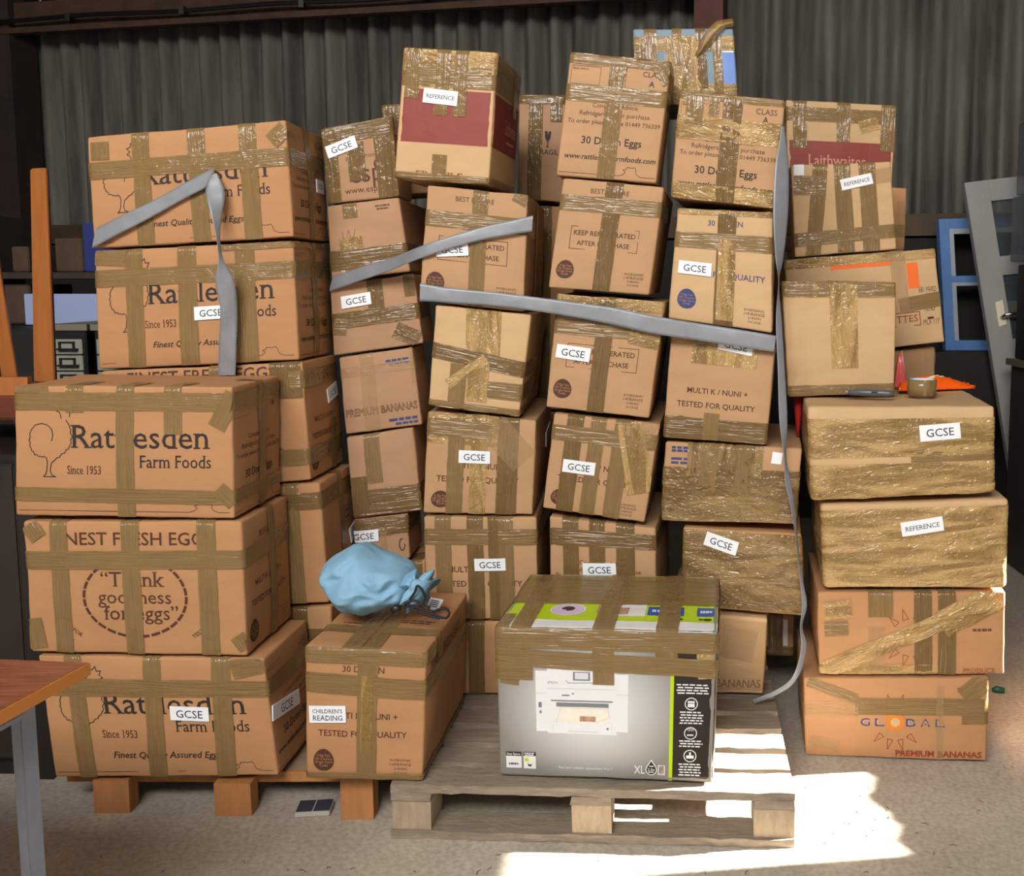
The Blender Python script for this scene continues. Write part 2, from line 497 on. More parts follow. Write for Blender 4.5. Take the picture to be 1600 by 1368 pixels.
    def topcross(s, x, y, wd=0.048, m=None):
        _, v = s.av('T', x, y)
        s.strip([(0, s.D - v, s.H - 0.04), (0, s.D - v, s.H), (s.W, s.D - v, s.H), (s.W, s.D - v, s.H - 0.06)], (0, 1, 0), wd, m or TAPE)
    # ---- finish
    def body(s):
        g = lambda L: [0, s.r * 0.5, s.r] + [s.r + (L - 2 * s.r) * k / max(3, int(L / 0.03)) for k in range(1, max(3, int(L / 0.03)))] + [L - s.r, L - s.r * 0.5, L]
        gx, gy, gz = g(s.W), g(s.D), g(s.H)
        V, F, idx = [], [], {}
        def vid(p):
            k = tuple(round(c, 6) for c in p)
            if k not in idx: idx[k] = len(V); V.append(s.S(p))
            return idx[k]
        def sheet(ga, gb, f, flip):
            for i in range(len(ga) - 1):
                for j in range(len(gb) - 1):
                    q = [vid(f(ga[i], gb[j])), vid(f(ga[i+1], gb[j])), vid(f(ga[i+1], gb[j+1])), vid(f(ga[i], gb[j+1]))]
                    F.append(tuple(q[::-1] if flip else q))
        sheet(gx, gz, lambda a, b: (a, 0, b), False); sheet(gx, gz, lambda a, b: (a, s.D, b), True)
        sheet(gy, gz, lambda a, b: (0, a, b), True); sheet(gy, gz, lambda a, b: (s.W, a, b), False)
        sheet(gx, gy, lambda a, b: (a, b, 0), True); sheet(gx, gy, lambda a, b: (a, b, s.H), False)
        return V, F
    def finish(s, label, card=0, name='cardboard_box', cat='box', group=None, bodymat=None):
        e = thing(name, s.base, label, cat, group)
        V, F = s.body()
        ms = [bodymat or CARD[card]]; mi = [0] * len(F); sm = [True] * len(F)
        k = len(V); V += s.PV
        for f, m in zip(s.PF, s.PM):
            if m not in ms: ms.append(m)
            F.append(tuple(i + k for i in f)); mi.append(ms.index(m)); sm.append(False)
        build('carton', V, F, ms, e, mi, sm)
        for nm, TV, TF, m, UV in s.tapes:
            build(nm, TV, TF, m, e, smooth=True, uv=UV)
        s.e = e
        for st in getattr(s, 'stickers', []): s._sticker(*st)
        return e
    def label(s, txt, x, y, rot=0.0, wd=0.092, ht=0.037, face='F', seen=1.0):
        if not hasattr(s, 'stickers'): s.stickers = []
        s.stickers.append((txt, x, y, rot, wd, ht, face))
    def _sticker(s, txt, x, y, rot, wd, ht, face):
        a, v = s.av(face, x, y)
        c, sn = math.cos(math.radians(rot)), math.sin(math.radians(rot))
        V, F, mi = [], [], []
        def put(X, Y, off):
            return s.S(s.P(face, a + X * c - Y * sn, v - (X * sn + Y * c)), off)
        n = 6
        for j in range(3):
            for i in range(n + 1):
                V.append(put((i / n - 0.5) * wd, (j / 2 - 0.5) * ht, 0.0046))
        for j in range(2):
            for i in range(n):
                q = j * (n + 1) + i; F.append((q, q + 1, q + n + 2, q + n + 1)); mi.append(0)
        # thin edge so that the sheet has thickness
        rim = [0, n, 3 * (n + 1) - 1, 2 * (n + 1)]
        b = len(V)
        for X, Y in ((-0.5, -0.5), (0.5, -0.5), (0.5, 0.5), (-0.5, 0.5)): V.append(put(X * wd, Y * ht, 0.0015))
        for k in range(4): F.append((rim[k], b + k, b + (k + 1) % 4, rim[(k + 1) % 4])); mi.append(0)
        rows = txt.split('\n')
        for r_, t in enumerate(rows):
            TV, TF, tw, cap = glyphs(t, serif=True)
            k = min(wd * 0.82 / tw, ht * (0.62 if len(rows) == 1 else 0.34) / cap)
            if len(rows) == 1 and txt == 'GCSE': k = min(wd * 0.68 / tw, ht * 0.6 / cap)
            yc = ht * (0.0 if len(rows) == 1 else 0.2 - 0.4 * r_)
            i = len(V)
            V += [put((x_ - tw / 2) * k, (y_ - cap / 2) * k + yc, 0.0051) for x_, y_ in TV]
            for f in TF: F.append(tuple(i + q for q in f)); mi.append(1)
        build('paper_label', V, F, [PAPER, PINK], s.e, mi)

# ------------------------------------------------------------------ repeated printing
def egg_icon(b, u, v, ru, rv, m, face='F'):
    b.disc(u, v, ru, rv, m, face, egg=0.1)
    for k, (t, q) in enumerate((('© Egg Type', 0.7), ('UK Country', 0.85), ('Origin Farm', 0.85), ('Code', 0.4))):
        b.text(t, u - ru * q, u + ru * q, v + rv * (-0.42 + 0.3 * k), CARD[0], face, off=0.0013)
def hen_bump(b, u, v, k, face='F', m=None):
    """line along the bottom that rises round a hen's head"""
    pts = [(0.02, v), (u - 0.075 * k, v), (u - 0.05 * k, v - 0.012), (u - 0.035 * k, v - 0.035), (u - 0.05 * k, v - 0.05), (u - 0.03 * k, v - 0.06), (u - 0.028 * k, v - 0.075),
           (u, v - 0.07), (u + 0.02 * k, v - 0.078), (u + 0.03 * k, v - 0.055), (u + 0.03 * k, v - 0.04), (u + 0.035 * k, v - 0.02), (u + 0.06 * k, v), (0.98, v)]
    b.line(pts, m or INKB, 0.0014, face)
def end_contact(b, face='F', m=None, dv=0.0):
    m = m or INK
    b.line([(0.03, 0.10), (0.32, 0.10), (0.32, 0.245), (0.03, 0.245)], INKL, 0.001, face, closed=True)
    b.text('Best before', 0.045, 0.2, 0.12, INKL, face)
    b.text('CLASS', 0.74, 0.94, 0.125, INKB, face)
    b.text('A', 0.81, 0.865, 0.2, m, face, bold=True)
    b.text('Consumer Advice:', 0.28, 0.74, 0.405 + dv, INKB, face)
    b.text('Refridgerate after purchase', 0.16, 0.86, 0.472 + dv, INKB, face)
    b.text('To order please phone 01449 736339', 0.05, 0.97, 0.54 + dv, INKB, face)
    b.text('30 Dozen Eggs', 0.21, 0.81, 0.69 + dv, m, face, bold=True)
    b.text('www.rattlesdenfarmfoods.com', 0.06, 0.97, 0.825 + dv, m, face, bold=True, italic=True)
    hen_bump(b, 0.74, 0.965, 1.6, face)
def code_list(b, u0, u1, v, face='F', m=None):
    for k, t in enumerate(('0=ORGANIC', '1=F/RANGE', '2=BARN', '3=CAGE')):
        q = (u1 - u0) * (1 if k < 2 else 0.62) / 2
        b.text(t, (u0 + u1) / 2 - q, (u0 + u1) / 2 + q, v + 0.034 * k, m or INKL, face)
def end_keep(b, face='F', m=None):
    m = m or INKB
    b.text('BEST BEFORE', 0.29, 0.67, 0.09, m, face)
    b.line([(0.15, 0.42), (0.82, 0.42), (0.82, 0.625), (0.15, 0.625)], m, 0.0016, face, closed=True)
    b.text('KEEP REFRIGERATED', 0.18, 0.79, 0.475, m, face, bold=True)
    b.text('AFTER PURCHASE', 0.22, 0.74, 0.568, m, face, bold=True)
    egg_icon(b, 0.14, 0.82, 0.088, 0.085, m, face)
    code_list(b, 0.73, 0.92, 0.82, face)
def end_tested(b, face='F', m=None, oval=None, top=True, lst=True):
    m = m or INKB
    if top: b.text('30 DOZEN', 0.31, 0.66, 0.155, m, face, bold=True)
    b.text('MULTI K / NUNI +', 0.2, 0.78, 0.505, m, face, bold=True)
    b.text('TESTED FOR QUALITY', 0.11, 0.86, 0.645, m, face, bold=True)
    egg_icon(b, 0.155, 0.855, 0.088, 0.085, oval or m, face)
    if lst: code_list(b, 0.72, 0.9, 0.845, face)
def feather(P):
    R = []
    for k in range(len(P) - 1):
        (x0, y0), (x1, y1) = P[k], P[k + 1]
        for j in range(3):
            t = j / 3; a = 0.006 * (1 if (j + k) % 2 else -1) * (1 if 4 < k < 12 or k > 19 else 0)
            R.append((x0 + (x1 - x0) * t - (y1 - y0) * a * 6, y0 + (y1 - y0) * t + (x1 - x0) * a * 6 + a * .5))
    return R + [P[-1]]
HEN = [(-.02, .10), (0.0, .02), (-.02, -.06), (-.08, -.11), (-.16, -.13), (-.26, -.11), (-.33, -.03), (-.345, .09), (-.33, .2), (-.27, .28), (-.18, .31), (-.11, .31),
       (-.085, .37), (-.1, .5), (-.12, .55), (-.15, .575), (.03, .575), (-.03, .55), (-.05, .49), (-.03, .39), (.05, .33), (.16, .25), (.24, .17), (.27, .04), (.24, -.1), (.19, -.18)]
CREST = [(.12, -.2), (.1, -.27), (.05, -.3), (.1, -.34), (.05, -.39), (.11, -.41), (.12, -.47), (.17, -.43), (.22, -.48), (.23, -.41), (.29, -.42), (.26, -.36), (.31, -.32), (.25, -.3), (.24, -.22)]
def long_hen(b, face='F', m=None):
    m = m or INK
    b.text('Rattlesden', 0.262, 0.895, 0.375, m, face, h=0.185, serif=True)
    b.text('Farm Foods', 0.575, 0.90, 0.565, m, face, h=0.10, serif=True)
    b.text('Since 1953', 0.243, 0.40, 0.635, INKB, face, h=0.068, serif=True)
    b.text('Finest Quality Assured Eggs', 0.28, 0.76, 0.81, m, face, bold=True, italic=True)
    hx, hy, kx, ky = 0.18, 0.36, 0.32, 0.58
    b.line(feather([(hx + x * kx, hy + y * ky) for x, y in HEN]), m, 0.0021, face)
    b.line([(hx + x * kx, hy + y * ky) for x, y in CREST], m, 0.0021, face)
    hen_bump(b, 0.87, 0.955, 1.0, face)
def long_quote(b, face='F', tv=0.125):
    b.text('FINEST FRESH EGGS', 0.13, 0.865, tv, INKB, face, bold=True)
    b.line([(0.5 + 0.235 * math.cos(2 * math.pi * k / 84), 0.565 + 0.30 * math.sin(2 * math.pi * k / 84)) for k in range(85)], INKB, 0.007, face, dash=3)
    b.text('\u201cThank', 0.345, 0.64, 0.425, INKB, face, serif=True)
    b.text('goodness', 0.33, 0.665, 0.56, INKB, face, serif=True)
    b.text('for eggs\u201d', 0.355, 0.695, 0.68, INKB, face, serif=True)
    for u, r in ((0.185, -38), (0.815, 38)):
        b.text('TESTED FOR', u - 0.075, u + 0.075, 0.79, INKB, face, rot=r, bold=True)
        b.text('QUALITY', u - 0.05 - 0.02 * (1 if r < 0 else -1), u + 0.05 - 0.02 * (1 if r < 0 else -1), 0.86, INKB, face, rot=r, bold=True)
def sun_logo(b, u, v, k, face='F', word=True):
    asp = b.fw(face) / b.fh(face)
    for j in range(12):
        a = math.pi * 2 * (j + 0.5) / 12
        if abs(math.sin(a)) < 0.3: continue
        c, s_ = math.cos(a), math.sin(a)
        f = lambda r, t: (u + (c * r - s_ * t) * k, v + (s_ * r + c * t) * k * asp)
        b.line([f(.105, -.016), f(.105, .016), f(.165, 0)], INKRED, 0.0018, face, closed=True)
    if word:
        b.disc(u, v, .052 * k, .052 * k * asp, INKOR, face)
        b.disc(u, v, .026 * k, .026 * k * asp, CARD[1], face, off=0.0013)
        for t, x in (('G', -.165), ('L', -.085), ('B', .085), ('A', .165), ('L', .245)):
            b.text(t, u + (x - .026) * k, u + (x + .026) * k, v, INKBLUE, face, h=0.1, bold=True)
            b.text(t, u + (x - .016) * k, u + (x + .016) * k, v, CARD[1], face, h=0.055, off=0.0013)

EG = 'taped egg cartons in the middle columns'
RT = 'long egg cartons stacked in the corner'
RS = 'taped cartons stacked alone on bare concrete'
# ================================================================== corner stack at the back (long cartons)
b = Carton(((136,212),(446,185),(459,370),(147,388)), 2.765, -0.5, .305, seed=1, bulge=.004)
long_hen(b); end_contact(b, 'R')
b.V(224); b.V(311); b.V(392); b.Hz(256); b.RV(482, 290)
b.patch(156,222,157,250,.05); b.patch(424,222,446,200,.045)
b.label('GCSE', 497, 292, 0, .07, .037, 'R')
b.finish('long brown hen carton topmost of the corner stack, grey tape slanting across it', 0, group=RT)
b = Carton(((148,390),(458,374),(467,562),(154,577)), 2.765, -0.5, .305, seed=2, bulge=.004)
long_hen(b); end_contact(b, 'R')
b.V(212); b.V(295, wd=.052); b.V(386, wd=.055); b.Hz(428); b.RV(490, 470)
b.patch(150,400,198,402,.05); b.Hz(381, .62, 1, .045)
b.label('GCSE', 331, 488, 1)
b.finish('long brown hen carton second in the corner stack, GCSE label half behind hanging grey tape', 0, group=RT)
b = Carton(((158,578),(472,563),(486,750),(165,768)), 2.765, -0.5, .305, seed=3, bulge=.004)
long_quote(b, tv=.07); end_tested(b, 'R')
b.V(452, 0, .3, .09, m=TAPE2); b.V(345, 0, 1, .05); b.Hz(722); b.RV(521, 700, .55, 1); b.Hz(600, .93, 1, .05)
b.label('GCSE', 516, 612, 9, .1, .042, 'R')
b.finish('brown egg carton third in the corner stack, tilted GCSE label on its narrow side', 0, group=RT)
b = Carton(((172,770),(499,752),(514,941),(180,955)), 2.765, -0.5, .305, seed=4, bulge=.003)
b.V(460); b.Hz(790, m=TAPE2); b.RV(533, 800)
b.line([(.62,.32),(.78,.32),(.78,.46),(.62,.46)], INKBLUE, .002, 'R', closed=True); b.bars(.64, .76, .36, .025, INKBLUE, 'R'); b.bars(.64, .76, .42, .025, INKBLUE, 'R', seed=2)
b.label('GCSE', 551, 828, 12, .085, .045, 'R')
b.finish('plain brown carton fourth in the corner stack, blue stamp on its narrow side', 0, group=RT)
b = Carton(((182,960),(517,945),(522,1118),(186,1130)), 2.765, -0.5, .305, seed=5)
b.V(470, m=TAPE2); b.Hz(1000, m=TAPE2)
b.finish('shadowed brown carton at the bottom of the corner stack behind the hen carton', 2, group=RT)

# ================================================================== corner stack at the front
b = Carton(((22,600),(362,602),(366,810),(24,805)), 2.45, -1.5, .300, seed=6, bulge=.004)
long_hen(b); end_contact(b, 'R')
b.V(118, 0, .2, .045); b.V(197, wd=.045); b.V(272, 0, .36, .045); b.Hz(627, wd=.046); b.Hz(774, wd=.036, sl=.004); b.RV(407, 690)
b.patch(338,668,366,615,.045); b.patch(342,762,366,786,.04); b.patch(26,612,75,604,.05)
b.finish('long brown carton with large black hen drawing topmost of the front corner stack', 0, group=RT)
b = Carton(((36,812),(377,812),(386,1024),(49,1018)), 2.45, -1.5, .300, seed=7, bulge=.004)
long_quote(b); end_tested(b, 'R')
b.V(97, wd=.045); b.V(208, wd=.046); b.V(326, wd=.048); b.Hz(874, sl=-.004); b.RV(424, 880)
b.patch(52,965,62,1012,.045); b.patch(371,992,386,1012,.04); b.patch(46,818,62,840,.045)
b.finish('long brown carton with dashed oval and thank goodness motto, middle of the front corner stack', 0, group=RT)
b = Carton(((58,1021),(412,1027),(435,1211),(86,1214)), 2.45, -1.5, .300, seed=8, bulge=.003, zmin=.094)
long_hen(b); end_contact(b, 'R')
b.V(126, wd=.045); b.V(243, wd=.046, sl=-.01); b.V(350, wd=.05, sl=-.01); b.Hz(1074, wd=.046); b.patch(362,1046,412,1036,.05)
b.label('GCSE', 298, 1113, -2, .1, .037); b.label('GCSE', 445, 1100, -9, .17, .04, 'R')
b.finish('long brown hen carton at the bottom of the front corner stack, two GCSE labels', 0, group=RT)

# ================================================================== leaning stack between the corner and the middle
ML = 'leaning cartons beside the corner stack'
b = Carton(((502,200),(612,179),(624,306),(513,318)), 3.0, 2, .2, seed=11)
b.text('your ... from', .3, .72, .43, INKL); b.text('espo', .34, 1.0, .64, INKB, h=.26)
for r_ in (.05, .035): b.line([(.745 + r_ * math.cos(k * .3), .56 + r_ * 1.15 * math.sin(k * .3)) for k in range(22)], INKB, .004)
b.text('www.espo.org', .25, .98, .86, INKB)
b.V(557, .25, .75, .05, m=TAPE2); b.V(603, 0, 1, .06, m=TAPE2); b.V(518, 0, 1, .04, m=TAPE2); b.Hz(203, wd=.055, m=TAPE2)
b.label('GCSE', 534, 230, 12)
b.finish('brown carton with website lettering topmost of the leaning stack, slanted GCSE label', 3, group=ML)
b = Carton(((510,319),(623,306),(641,424),(518,439)), 3.0, 2, .5, seed=12)
b.V(551, 0, .2, .045); b.V(548, .45, 1, .07, m=FILM); b.Hz(402, m=TAPE2, wd=.06); b.bars(.66, .86, .08, .02, INKL); b.bars(.68, .84, .12, .02, INKL); b.line([(.18,.35),(.22,.55),(.27,.35),(.31,.55),(.36,.35)], INKL, .0012)
b.finish('brown carton second in the leaning stack, crossed by the end of slanting grey tape', 3, group=ML)
b = Carton(((515,443),(646,426),(662,536),(521,556)), 3.0, 2, .2, seed=13)
b.V(590, 0, .55, .048, m=TAPE2); b.Hz(494, m=TAPE2); b.patch(618,514,655,530,.05, TAPE2); b.patch(522,510,542,511,.05); b.V(645,0,.3,.03,m=TAPE2)
b.label('GCSE', 557, 469, 2)
b.finish('brown carton third in the leaning stack with straight GCSE label under grey tape', 3, group=ML)
b = Carton(((530,557),(644,540),(660,663),(540,679)), 3.0, 2, .2, seed=14)
b.text('PREMIUM BANANAS', -.05 + .08, .97, .73, INKB, h=.1, outline=True)
b.bars(.62, .93, .13, .03, INKBLUE); b.bars(.66, .93, .18, .03, INKBLUE); b.bars(.58, .95, .89, .035, INKBLUE); b.bars(.66, .95, .945, .03, INKBLUE)
b.V(577, 0, 1, .045, m=CLEAR); b.V(652, 0, .45, .02, m=CLEAR); b.Hz(575, m=CLEAR, wd=.03)
b.finish('brown banana carton with outlined fruit lettering, fourth in the leaning stack', 3, group=ML)
b = Carton(((541,681),(645,666),(660,797),(552,809)), 3.0, 2, .2, seed=15)
b.V(585, 0, .6, .05); b.film(.67, .98, m=TAPE2, amp=.001); b.V(560, .5, 1, .05, m=TAPE2)
b.finish('brown carton with a broad dark tape band, fifth in the leaning stack', 3, group=ML)
b = Carton(((553,810),(636,801),(641,872),(558,883)), 3.0, 2, .2, seed=16)
b.film(0, .42, m=TAPE2, amp=.001); b.V(600, .3, .8, .02, m=CLEAR)
b.line([(.87 + .05 * math.cos(k * .5), .66 + .13 * math.sin(k * .5)) for k in range(11)], INKL, .004)
b.label('GCSE', 569, 837, -1)
b.finish('small brown carton with GCSE label just behind the blue cloth bag', 3, group=ML)
b = Carton(((558,885),(664,873),(668,1068),(562,1076)), 3.0, 2, .2, seed=17)
b.V(650, m=TAPE2)
b.finish('shadowed brown carton at the bottom of the leaning stack behind the blue bag', 2, group=ML)
b = Carton(((597,163),(700,154),(708,300),(606,304)), 3.26, 0, .2, seed=18)
b.Hz(172, m=TAPE2); b.V(612, m=TAPE2)
b.finish('brown carton corner peeping out behind the maroon banded carton over the leaning stack', 3, group=ML)

# ================================================================== first middle column
b = Carton(((631,72),(777,80),(764,288),(616,277)), 2.87, -5.0, .33, seed=21, bulge=.004)
for f in 'FR': b.area(0, 1, .305, .715, BAND, f, n=14, nv=8)
b.text('FRAGILE', .22, .72, .955, INKRED, bold=False, h=.05, serif=True)
b.text('Laithwaites', .42, .86, .5, BANDTXT, 'R', serif=True, rot=0, h=.12); b.bars(.5, .8, .62, .02, BANDTXT, 'R')
b.film(0, .17, m=FILM, amp=.0012); b.Hz(120, wd=.06); b.V(641, 0, .38, .042); b.V(688, 0, .5, .04); b.V(717, 0, .5, .04); b.V(692, .8, 1, .042); b.Hz(281, wd=.03, m=TAPE)
b.topcross(700, 76); b.RV(800, 180, 0, .4)
b.label('REFERENCE', 689, 152, -3, .1, .04)
b.finish('maroon banded wine carton topmost of the first middle column, reference label', 1, group='maroon banded wine cartons')
b = Carton(((668,287),(825,302),(818,487),(655,469)), 2.87, 0.5, .55, seed=22)
end_keep(b)
b.V(747, wd=.045); b.Hz(347, wd=.046, side=.2); b.patch(806,300,826,312,.05); b.RV(836, 380)
b.label('GCSE', 707, 390, 8)
b.finish('egg carton second in the first middle column, crossed by two grey tape strips', 4, group=EG)
b = Carton(((681,471),(830,486),(811,651),(669,633)), 2.87, 0.5, .55, seed=23, gap=.010)
b.V(754, 0, .55, .1, m=FILM, sl=.01); b.V(718, .55, 1, .05); b.Hz(562, wd=.046, sl=.03, side=.3, m=TAPE2); b.Hz(606, .55, 1, .05, side=.3); b.Hz(640, wd=.03, side=.3); b.patch(700, 600, 760, 560, .03, FILM, .002); b.V(750,.5,.9,.06,m=FILM)
b.RV(845, 590)
b.finish('pale unprinted carton with crumpled upright tape, third in the first middle column', 1, group=EG)
b = Carton(((668,637),(838,652),(832,804),(661,801)), 2.87, 0.5, .55, seed=24, gap=.010, bulge=.006)
end_tested(b, lst=False)
b.film(0, .3, 0, .72, m=FILM, amp=.0012, side=0.05); b.V(712); b.V(748, m=FILM); b.V(793, wd=.06, m=TAPE2); b.patch(770, 665, 820, 720, .09, CLEAR, .003); b.Hz(672, 0, .6, m=TAPE)
b.label('GCSE', 742, 713, 1); b.label('GCSE', 853, 677, 6, .17, .045, 'R')
b.finish('bulging egg carton with centred GCSE label, fourth in the first middle column', 4, group=EG)
b = Carton(((662,805),(838,806),(842,967),(668,967)), 2.87, 0.5, .55, seed=25)
end_tested(b, lst=False)
b.V(694); b.V(744, m=TAPE2); b.V(789, wd=.055); b.Hz(838); b.V(772, wd=.03, m=TAPE2)
b.label('GCSE', 766, 881, 1)
b.finish('egg carton with GCSE label low in the first middle column beside the printer carton', 4, group=EG)
b = Carton(((668,969),(840,969),(838,1084),(671,1086)), 2.87, 0.5, .55, seed=26, zmin=.144)
b.V(745, m=TAPE2)
b.finish('dark shadowed carton at the foot of the first middle column on the grey pallet', 2, group=EG)

# ================================================================== second middle column
b = Carton(((892,79),(1049,93),(1025,286),(869,274)), 2.87, -4.5, .23, seed=31)
end_contact(b)
b.V(957, wd=.05); b.Hz(149, wd=.046, m=TAPE, side=.3); b.Hz(90, wd=.05, side=.1); b.patch(1030,104,1046,130,.04)
b.finish('class A egg carton topmost of the second middle column with contact lettering', 4, group=EG)
b = Carton(((880,276),(1038,290),(1014,461),(857,449)), 2.87, -4.5, .55, seed=32)
end_keep(b)
b.V(950, wd=.05, m=TAPE2); b.Hz(321, wd=.045, side=.3); b.patch(930,318,985,322,.04)
b.finish('egg carton second in the second middle column, keep refrigerated box fully uncovered by grey tape', 4, group=EG)
b = Carton(((871,456),(1039,470),(1014,653),(853,636)), 2.87, -4.5, .55, seed=33)
end_keep(b)
b.V(940, wd=.05, m=TAPE2); b.Hz(512, wd=.055, side=.3); b.film(0, .1, m=FILM, amp=.0012, side=.05); b.patch(985,520,1032,532,.06, FILM, .001)
b.label('GCSE', 896, 551, -3, .1, .04)
b.finish('egg carton third in the second middle column, GCSE label over its boxed lettering', 4, group=EG)
b = Carton(((866,640),(1031,658),(1007,816),(847,794)), 2.87, -4.5, .55, seed=34, gap=.010, bulge=.005)
end_tested(b)
b.V(890, wd=.05, m=TAPE2); b.V(926, wd=.045); b.V(965, wd=.05, m=TAPE); b.Hz(682, wd=.046, side=.3); b.patch(985, 660, 1000, 770, .075, FILM, .003); b.patch(1030,640,990,700,.05,CLEAR,.002)
b.label('GCSE', 905, 729, 0, .096, .038)
b.finish('egg carton with GCSE label and torn tape, fourth in the second middle column', 4, group=EG)
b = Carton(((858,801),(1024,820),(1026,972),(862,973)), 2.87, -6, .5, seed=35, gap=.010)
end_contact(b)
b.V(893, m=TAPE2); b.V(934, m=TAPE2); b.V(978, wd=.055, m=TAPE2); b.Hz(842, m=TAPE2, sl=-.01)
b.label('GCSE', 937, 889, 3, .1, .04)
b.finish('egg carton low in the second middle column, half hidden behind the printer carton', 4, group=EG)
b = Carton(((862,974),(1026,974),(1024,1084),(866,1085)), 2.87, -4.5, .5, seed=36, zmin=.144)
b.V(940, m=TAPE2)
b.finish('carton at the foot of the second middle column hidden behind the printer carton', 2, group=EG)

# ================================================================== third middle column
b = Carton(((1062,139),(1227,154),(1209,325),(1048,308)), 2.87, -8, .5, seed=41)
end_contact(b, dv=.02)
b.V(1139, wd=.055, m=TAPE2); b.film(.22, .44, m=FILM, amp=.0016, side=.15); b.film(.85, 1.0, m=FILM, amp=.0018, side=.15); b.film(0, .07, m=TAPE, amp=.0008, side=.1)
b.V(1080, 0, .3, .05); b.V(1110, 0, .22, .03)
b.finish('class A egg carton topmost of the third middle column, wrapped in shiny tape', 4, group=EG)
b = Carton(((1059,323),(1208,329),(1206,520),(1044,497)), 2.87, -8, .5, seed=42)
b.text('30 DOZEN', .33, .69, .115, INKBLUE, bold=True); b.text('TESTED FOR QUALITY', .1, .93, .56, INKBLUE, bold=True, rot=-1)
egg_icon(b, .165, .8, .092, .09, INKBLUE); code_list(b, .73, .93, .83)
b.V(1133, wd=.055, m=TAPE2); b.Hz(378, wd=.046, side=.2); b.V(1135, .25, .95, .05, m=FILM); b.film(0, .05, m=FILM, side=.1, amp=.001)
b.label('GCSE', 1086, 419, -1, .096, .038)
b.finish('egg carton with blue printing and blue oval, second in the third middle column', 1, group=EG)
b = Carton(((1048,522),(1211,540),(1198,695),(1036,683)), 2.87, -8, .5, seed=43)
end_tested(b, top=False, lst=False)
b.V(1128, 0, .24, .19, m=FILM); b.film(.78, 1, m=TAPE2, amp=.0009, side=.15); b.V(1115, .72, 1, .045); b.film(0, .06, m=FILM, side=.1, amp=.0012)
b.label('GCSE', 1150, 540, -6, .1, .04)
b.finish('egg carton with clear tested for quality lettering, third in the third middle column', 4, group=EG)
b = Carton(((1040,688),(1253,699),(1243,818),(1033,814)), 2.87, -8, .5, seed=44, bulge=.006)
b.bars(.05, .27, .06, .03, INKBLUE); b.bars(.05, .2, .1, .03, INKBLUE, seed=3); b.bars(.05, .34, .2, .03, INKBLUE); b.bars(.05, .36, .25, .03, INKBLUE, seed=4)
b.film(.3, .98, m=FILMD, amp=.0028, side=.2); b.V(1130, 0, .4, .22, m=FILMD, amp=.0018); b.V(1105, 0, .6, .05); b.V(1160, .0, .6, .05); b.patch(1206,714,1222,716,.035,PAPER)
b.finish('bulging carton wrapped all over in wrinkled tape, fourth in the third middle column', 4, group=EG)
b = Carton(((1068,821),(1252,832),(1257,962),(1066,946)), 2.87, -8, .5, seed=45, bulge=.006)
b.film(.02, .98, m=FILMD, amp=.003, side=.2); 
b.label('GCSE', 1127, 848, -16, .1, .042)
b.finish('carton wrapped in crumpled tape with tilted GCSE label, fifth in the third middle column', 2, group=EG)
b = Carton(((1050,950),(1199,964),(1192,1084),(1046,1085)), 2.87, -5, .45, seed=46, zmin=.144)
b.text('PREMIUM BANANAS', .03, .97, .86, INKB, h=.11, bold=True);
b.film(.05, .95, m=CLEAR, amp=.0025, side=.1); b.patch(1130,1000,1180,1010,.1,CLEAR,.003)
b.finish('banana carton on the grey pallet at the foot of the third middle column', 1, group=EG)
b = Carton(((1196,955),(1241,959),(1240,1040),(1196,1040)), 3.18, -5, .3, seed=47, zmin=.144)
b.area(.36, .78, .12, .75, PAPER); b.V(1212, m=TAPE2); b.film(.78, 1, m=TAPE2)
b.finish('small dark carton with white sheet behind the hanging grey strap near the pallet', 2, group=EG)
# over and behind
BLUECARD = mat('blue_grey_cardboard', srgb(112, 134, 150), 0.6, var=.08)
b = Carton(((989,43),(1146,42),(1152,161),(996,164)), 3.12, -6, .3, seed=51, bulge=.005)
b.area(.62, .72, .28, .8, PAPER); b.area(.8, .99, .3, .72, PAPER); b.area(.86, .99, .32, .78, mat('blue_print', srgb(95, 130, 200), .5), off=.001); b.area(.3, .42, .35, .5, mat('pinkish_print', srgb(150, 120, 110), .5))
b.film(.1, .3, m=FILM, amp=.002); b.V(1070, .1, 1, .1, m=FILM, amp=.003); b.V(1019, 0, .7, .04); b.V(1060, 0, .5, .03); b.V(1122, .1, 1, .028, m=TAPE); b.V(1097, 0, .8, .03, m=TAPE2); b.film(.74, 1, m=FILM, amp=.002); b.V(1010,.2,1,.07,m=TAPE)
e = b.finish('blue grey carton highest of all, wrapped in brown tape against the sheeting wall', 0, group=EG, bodymat=BLUECARD)
p0, p1, p2 = b.S((b.W * .62, 0, b.H * .62), .004), b.S((b.W * .78, -.03, b.H * .9), .03), b.S((b.W * .93, -.02, b.H * 1.08), .02)
fp = [p0, p0.lerp(p1, .5) + Vector((0, -.014, 0)), p1, p1.lerp(p2, .55) + Vector((0, -.004, .006)), p2, p2 + Vector((.022, .002, .004))]
fw_ = [.006, .013, .017, .015, .011, .010]; V_, F_ = [], []
for k_, q_ in enumerate(fp):
    d_ = (fp[min(k_ + 1, 5)] - fp[max(k_ - 1, 0)]).normalized(); s_ = d_.cross(Vector((0, 1, 0))).normalized() * fw_[k_]
    V_ += [q_ - s_ + Vector((0, .010, 0)), q_ - s_ * .3 + Vector((0, -.004, 0)), q_ + s_ * .25 + Vector((0, .003, 0)), q_ + s_ + Vector((0, -.006, 0))]
for k_ in range(5):
    for c_ in range(3): F_.append((k_ * 4 + c_, k_ * 4 + c_ + 1, k_ * 4 + c_ + 5, k_ * 4 + c_ + 4))
build('loose_tape_end', V_, F_, FILM, e, uv=[(k_ // 4 * .03, k_ % 4 * .01) for k_ in range(24)])
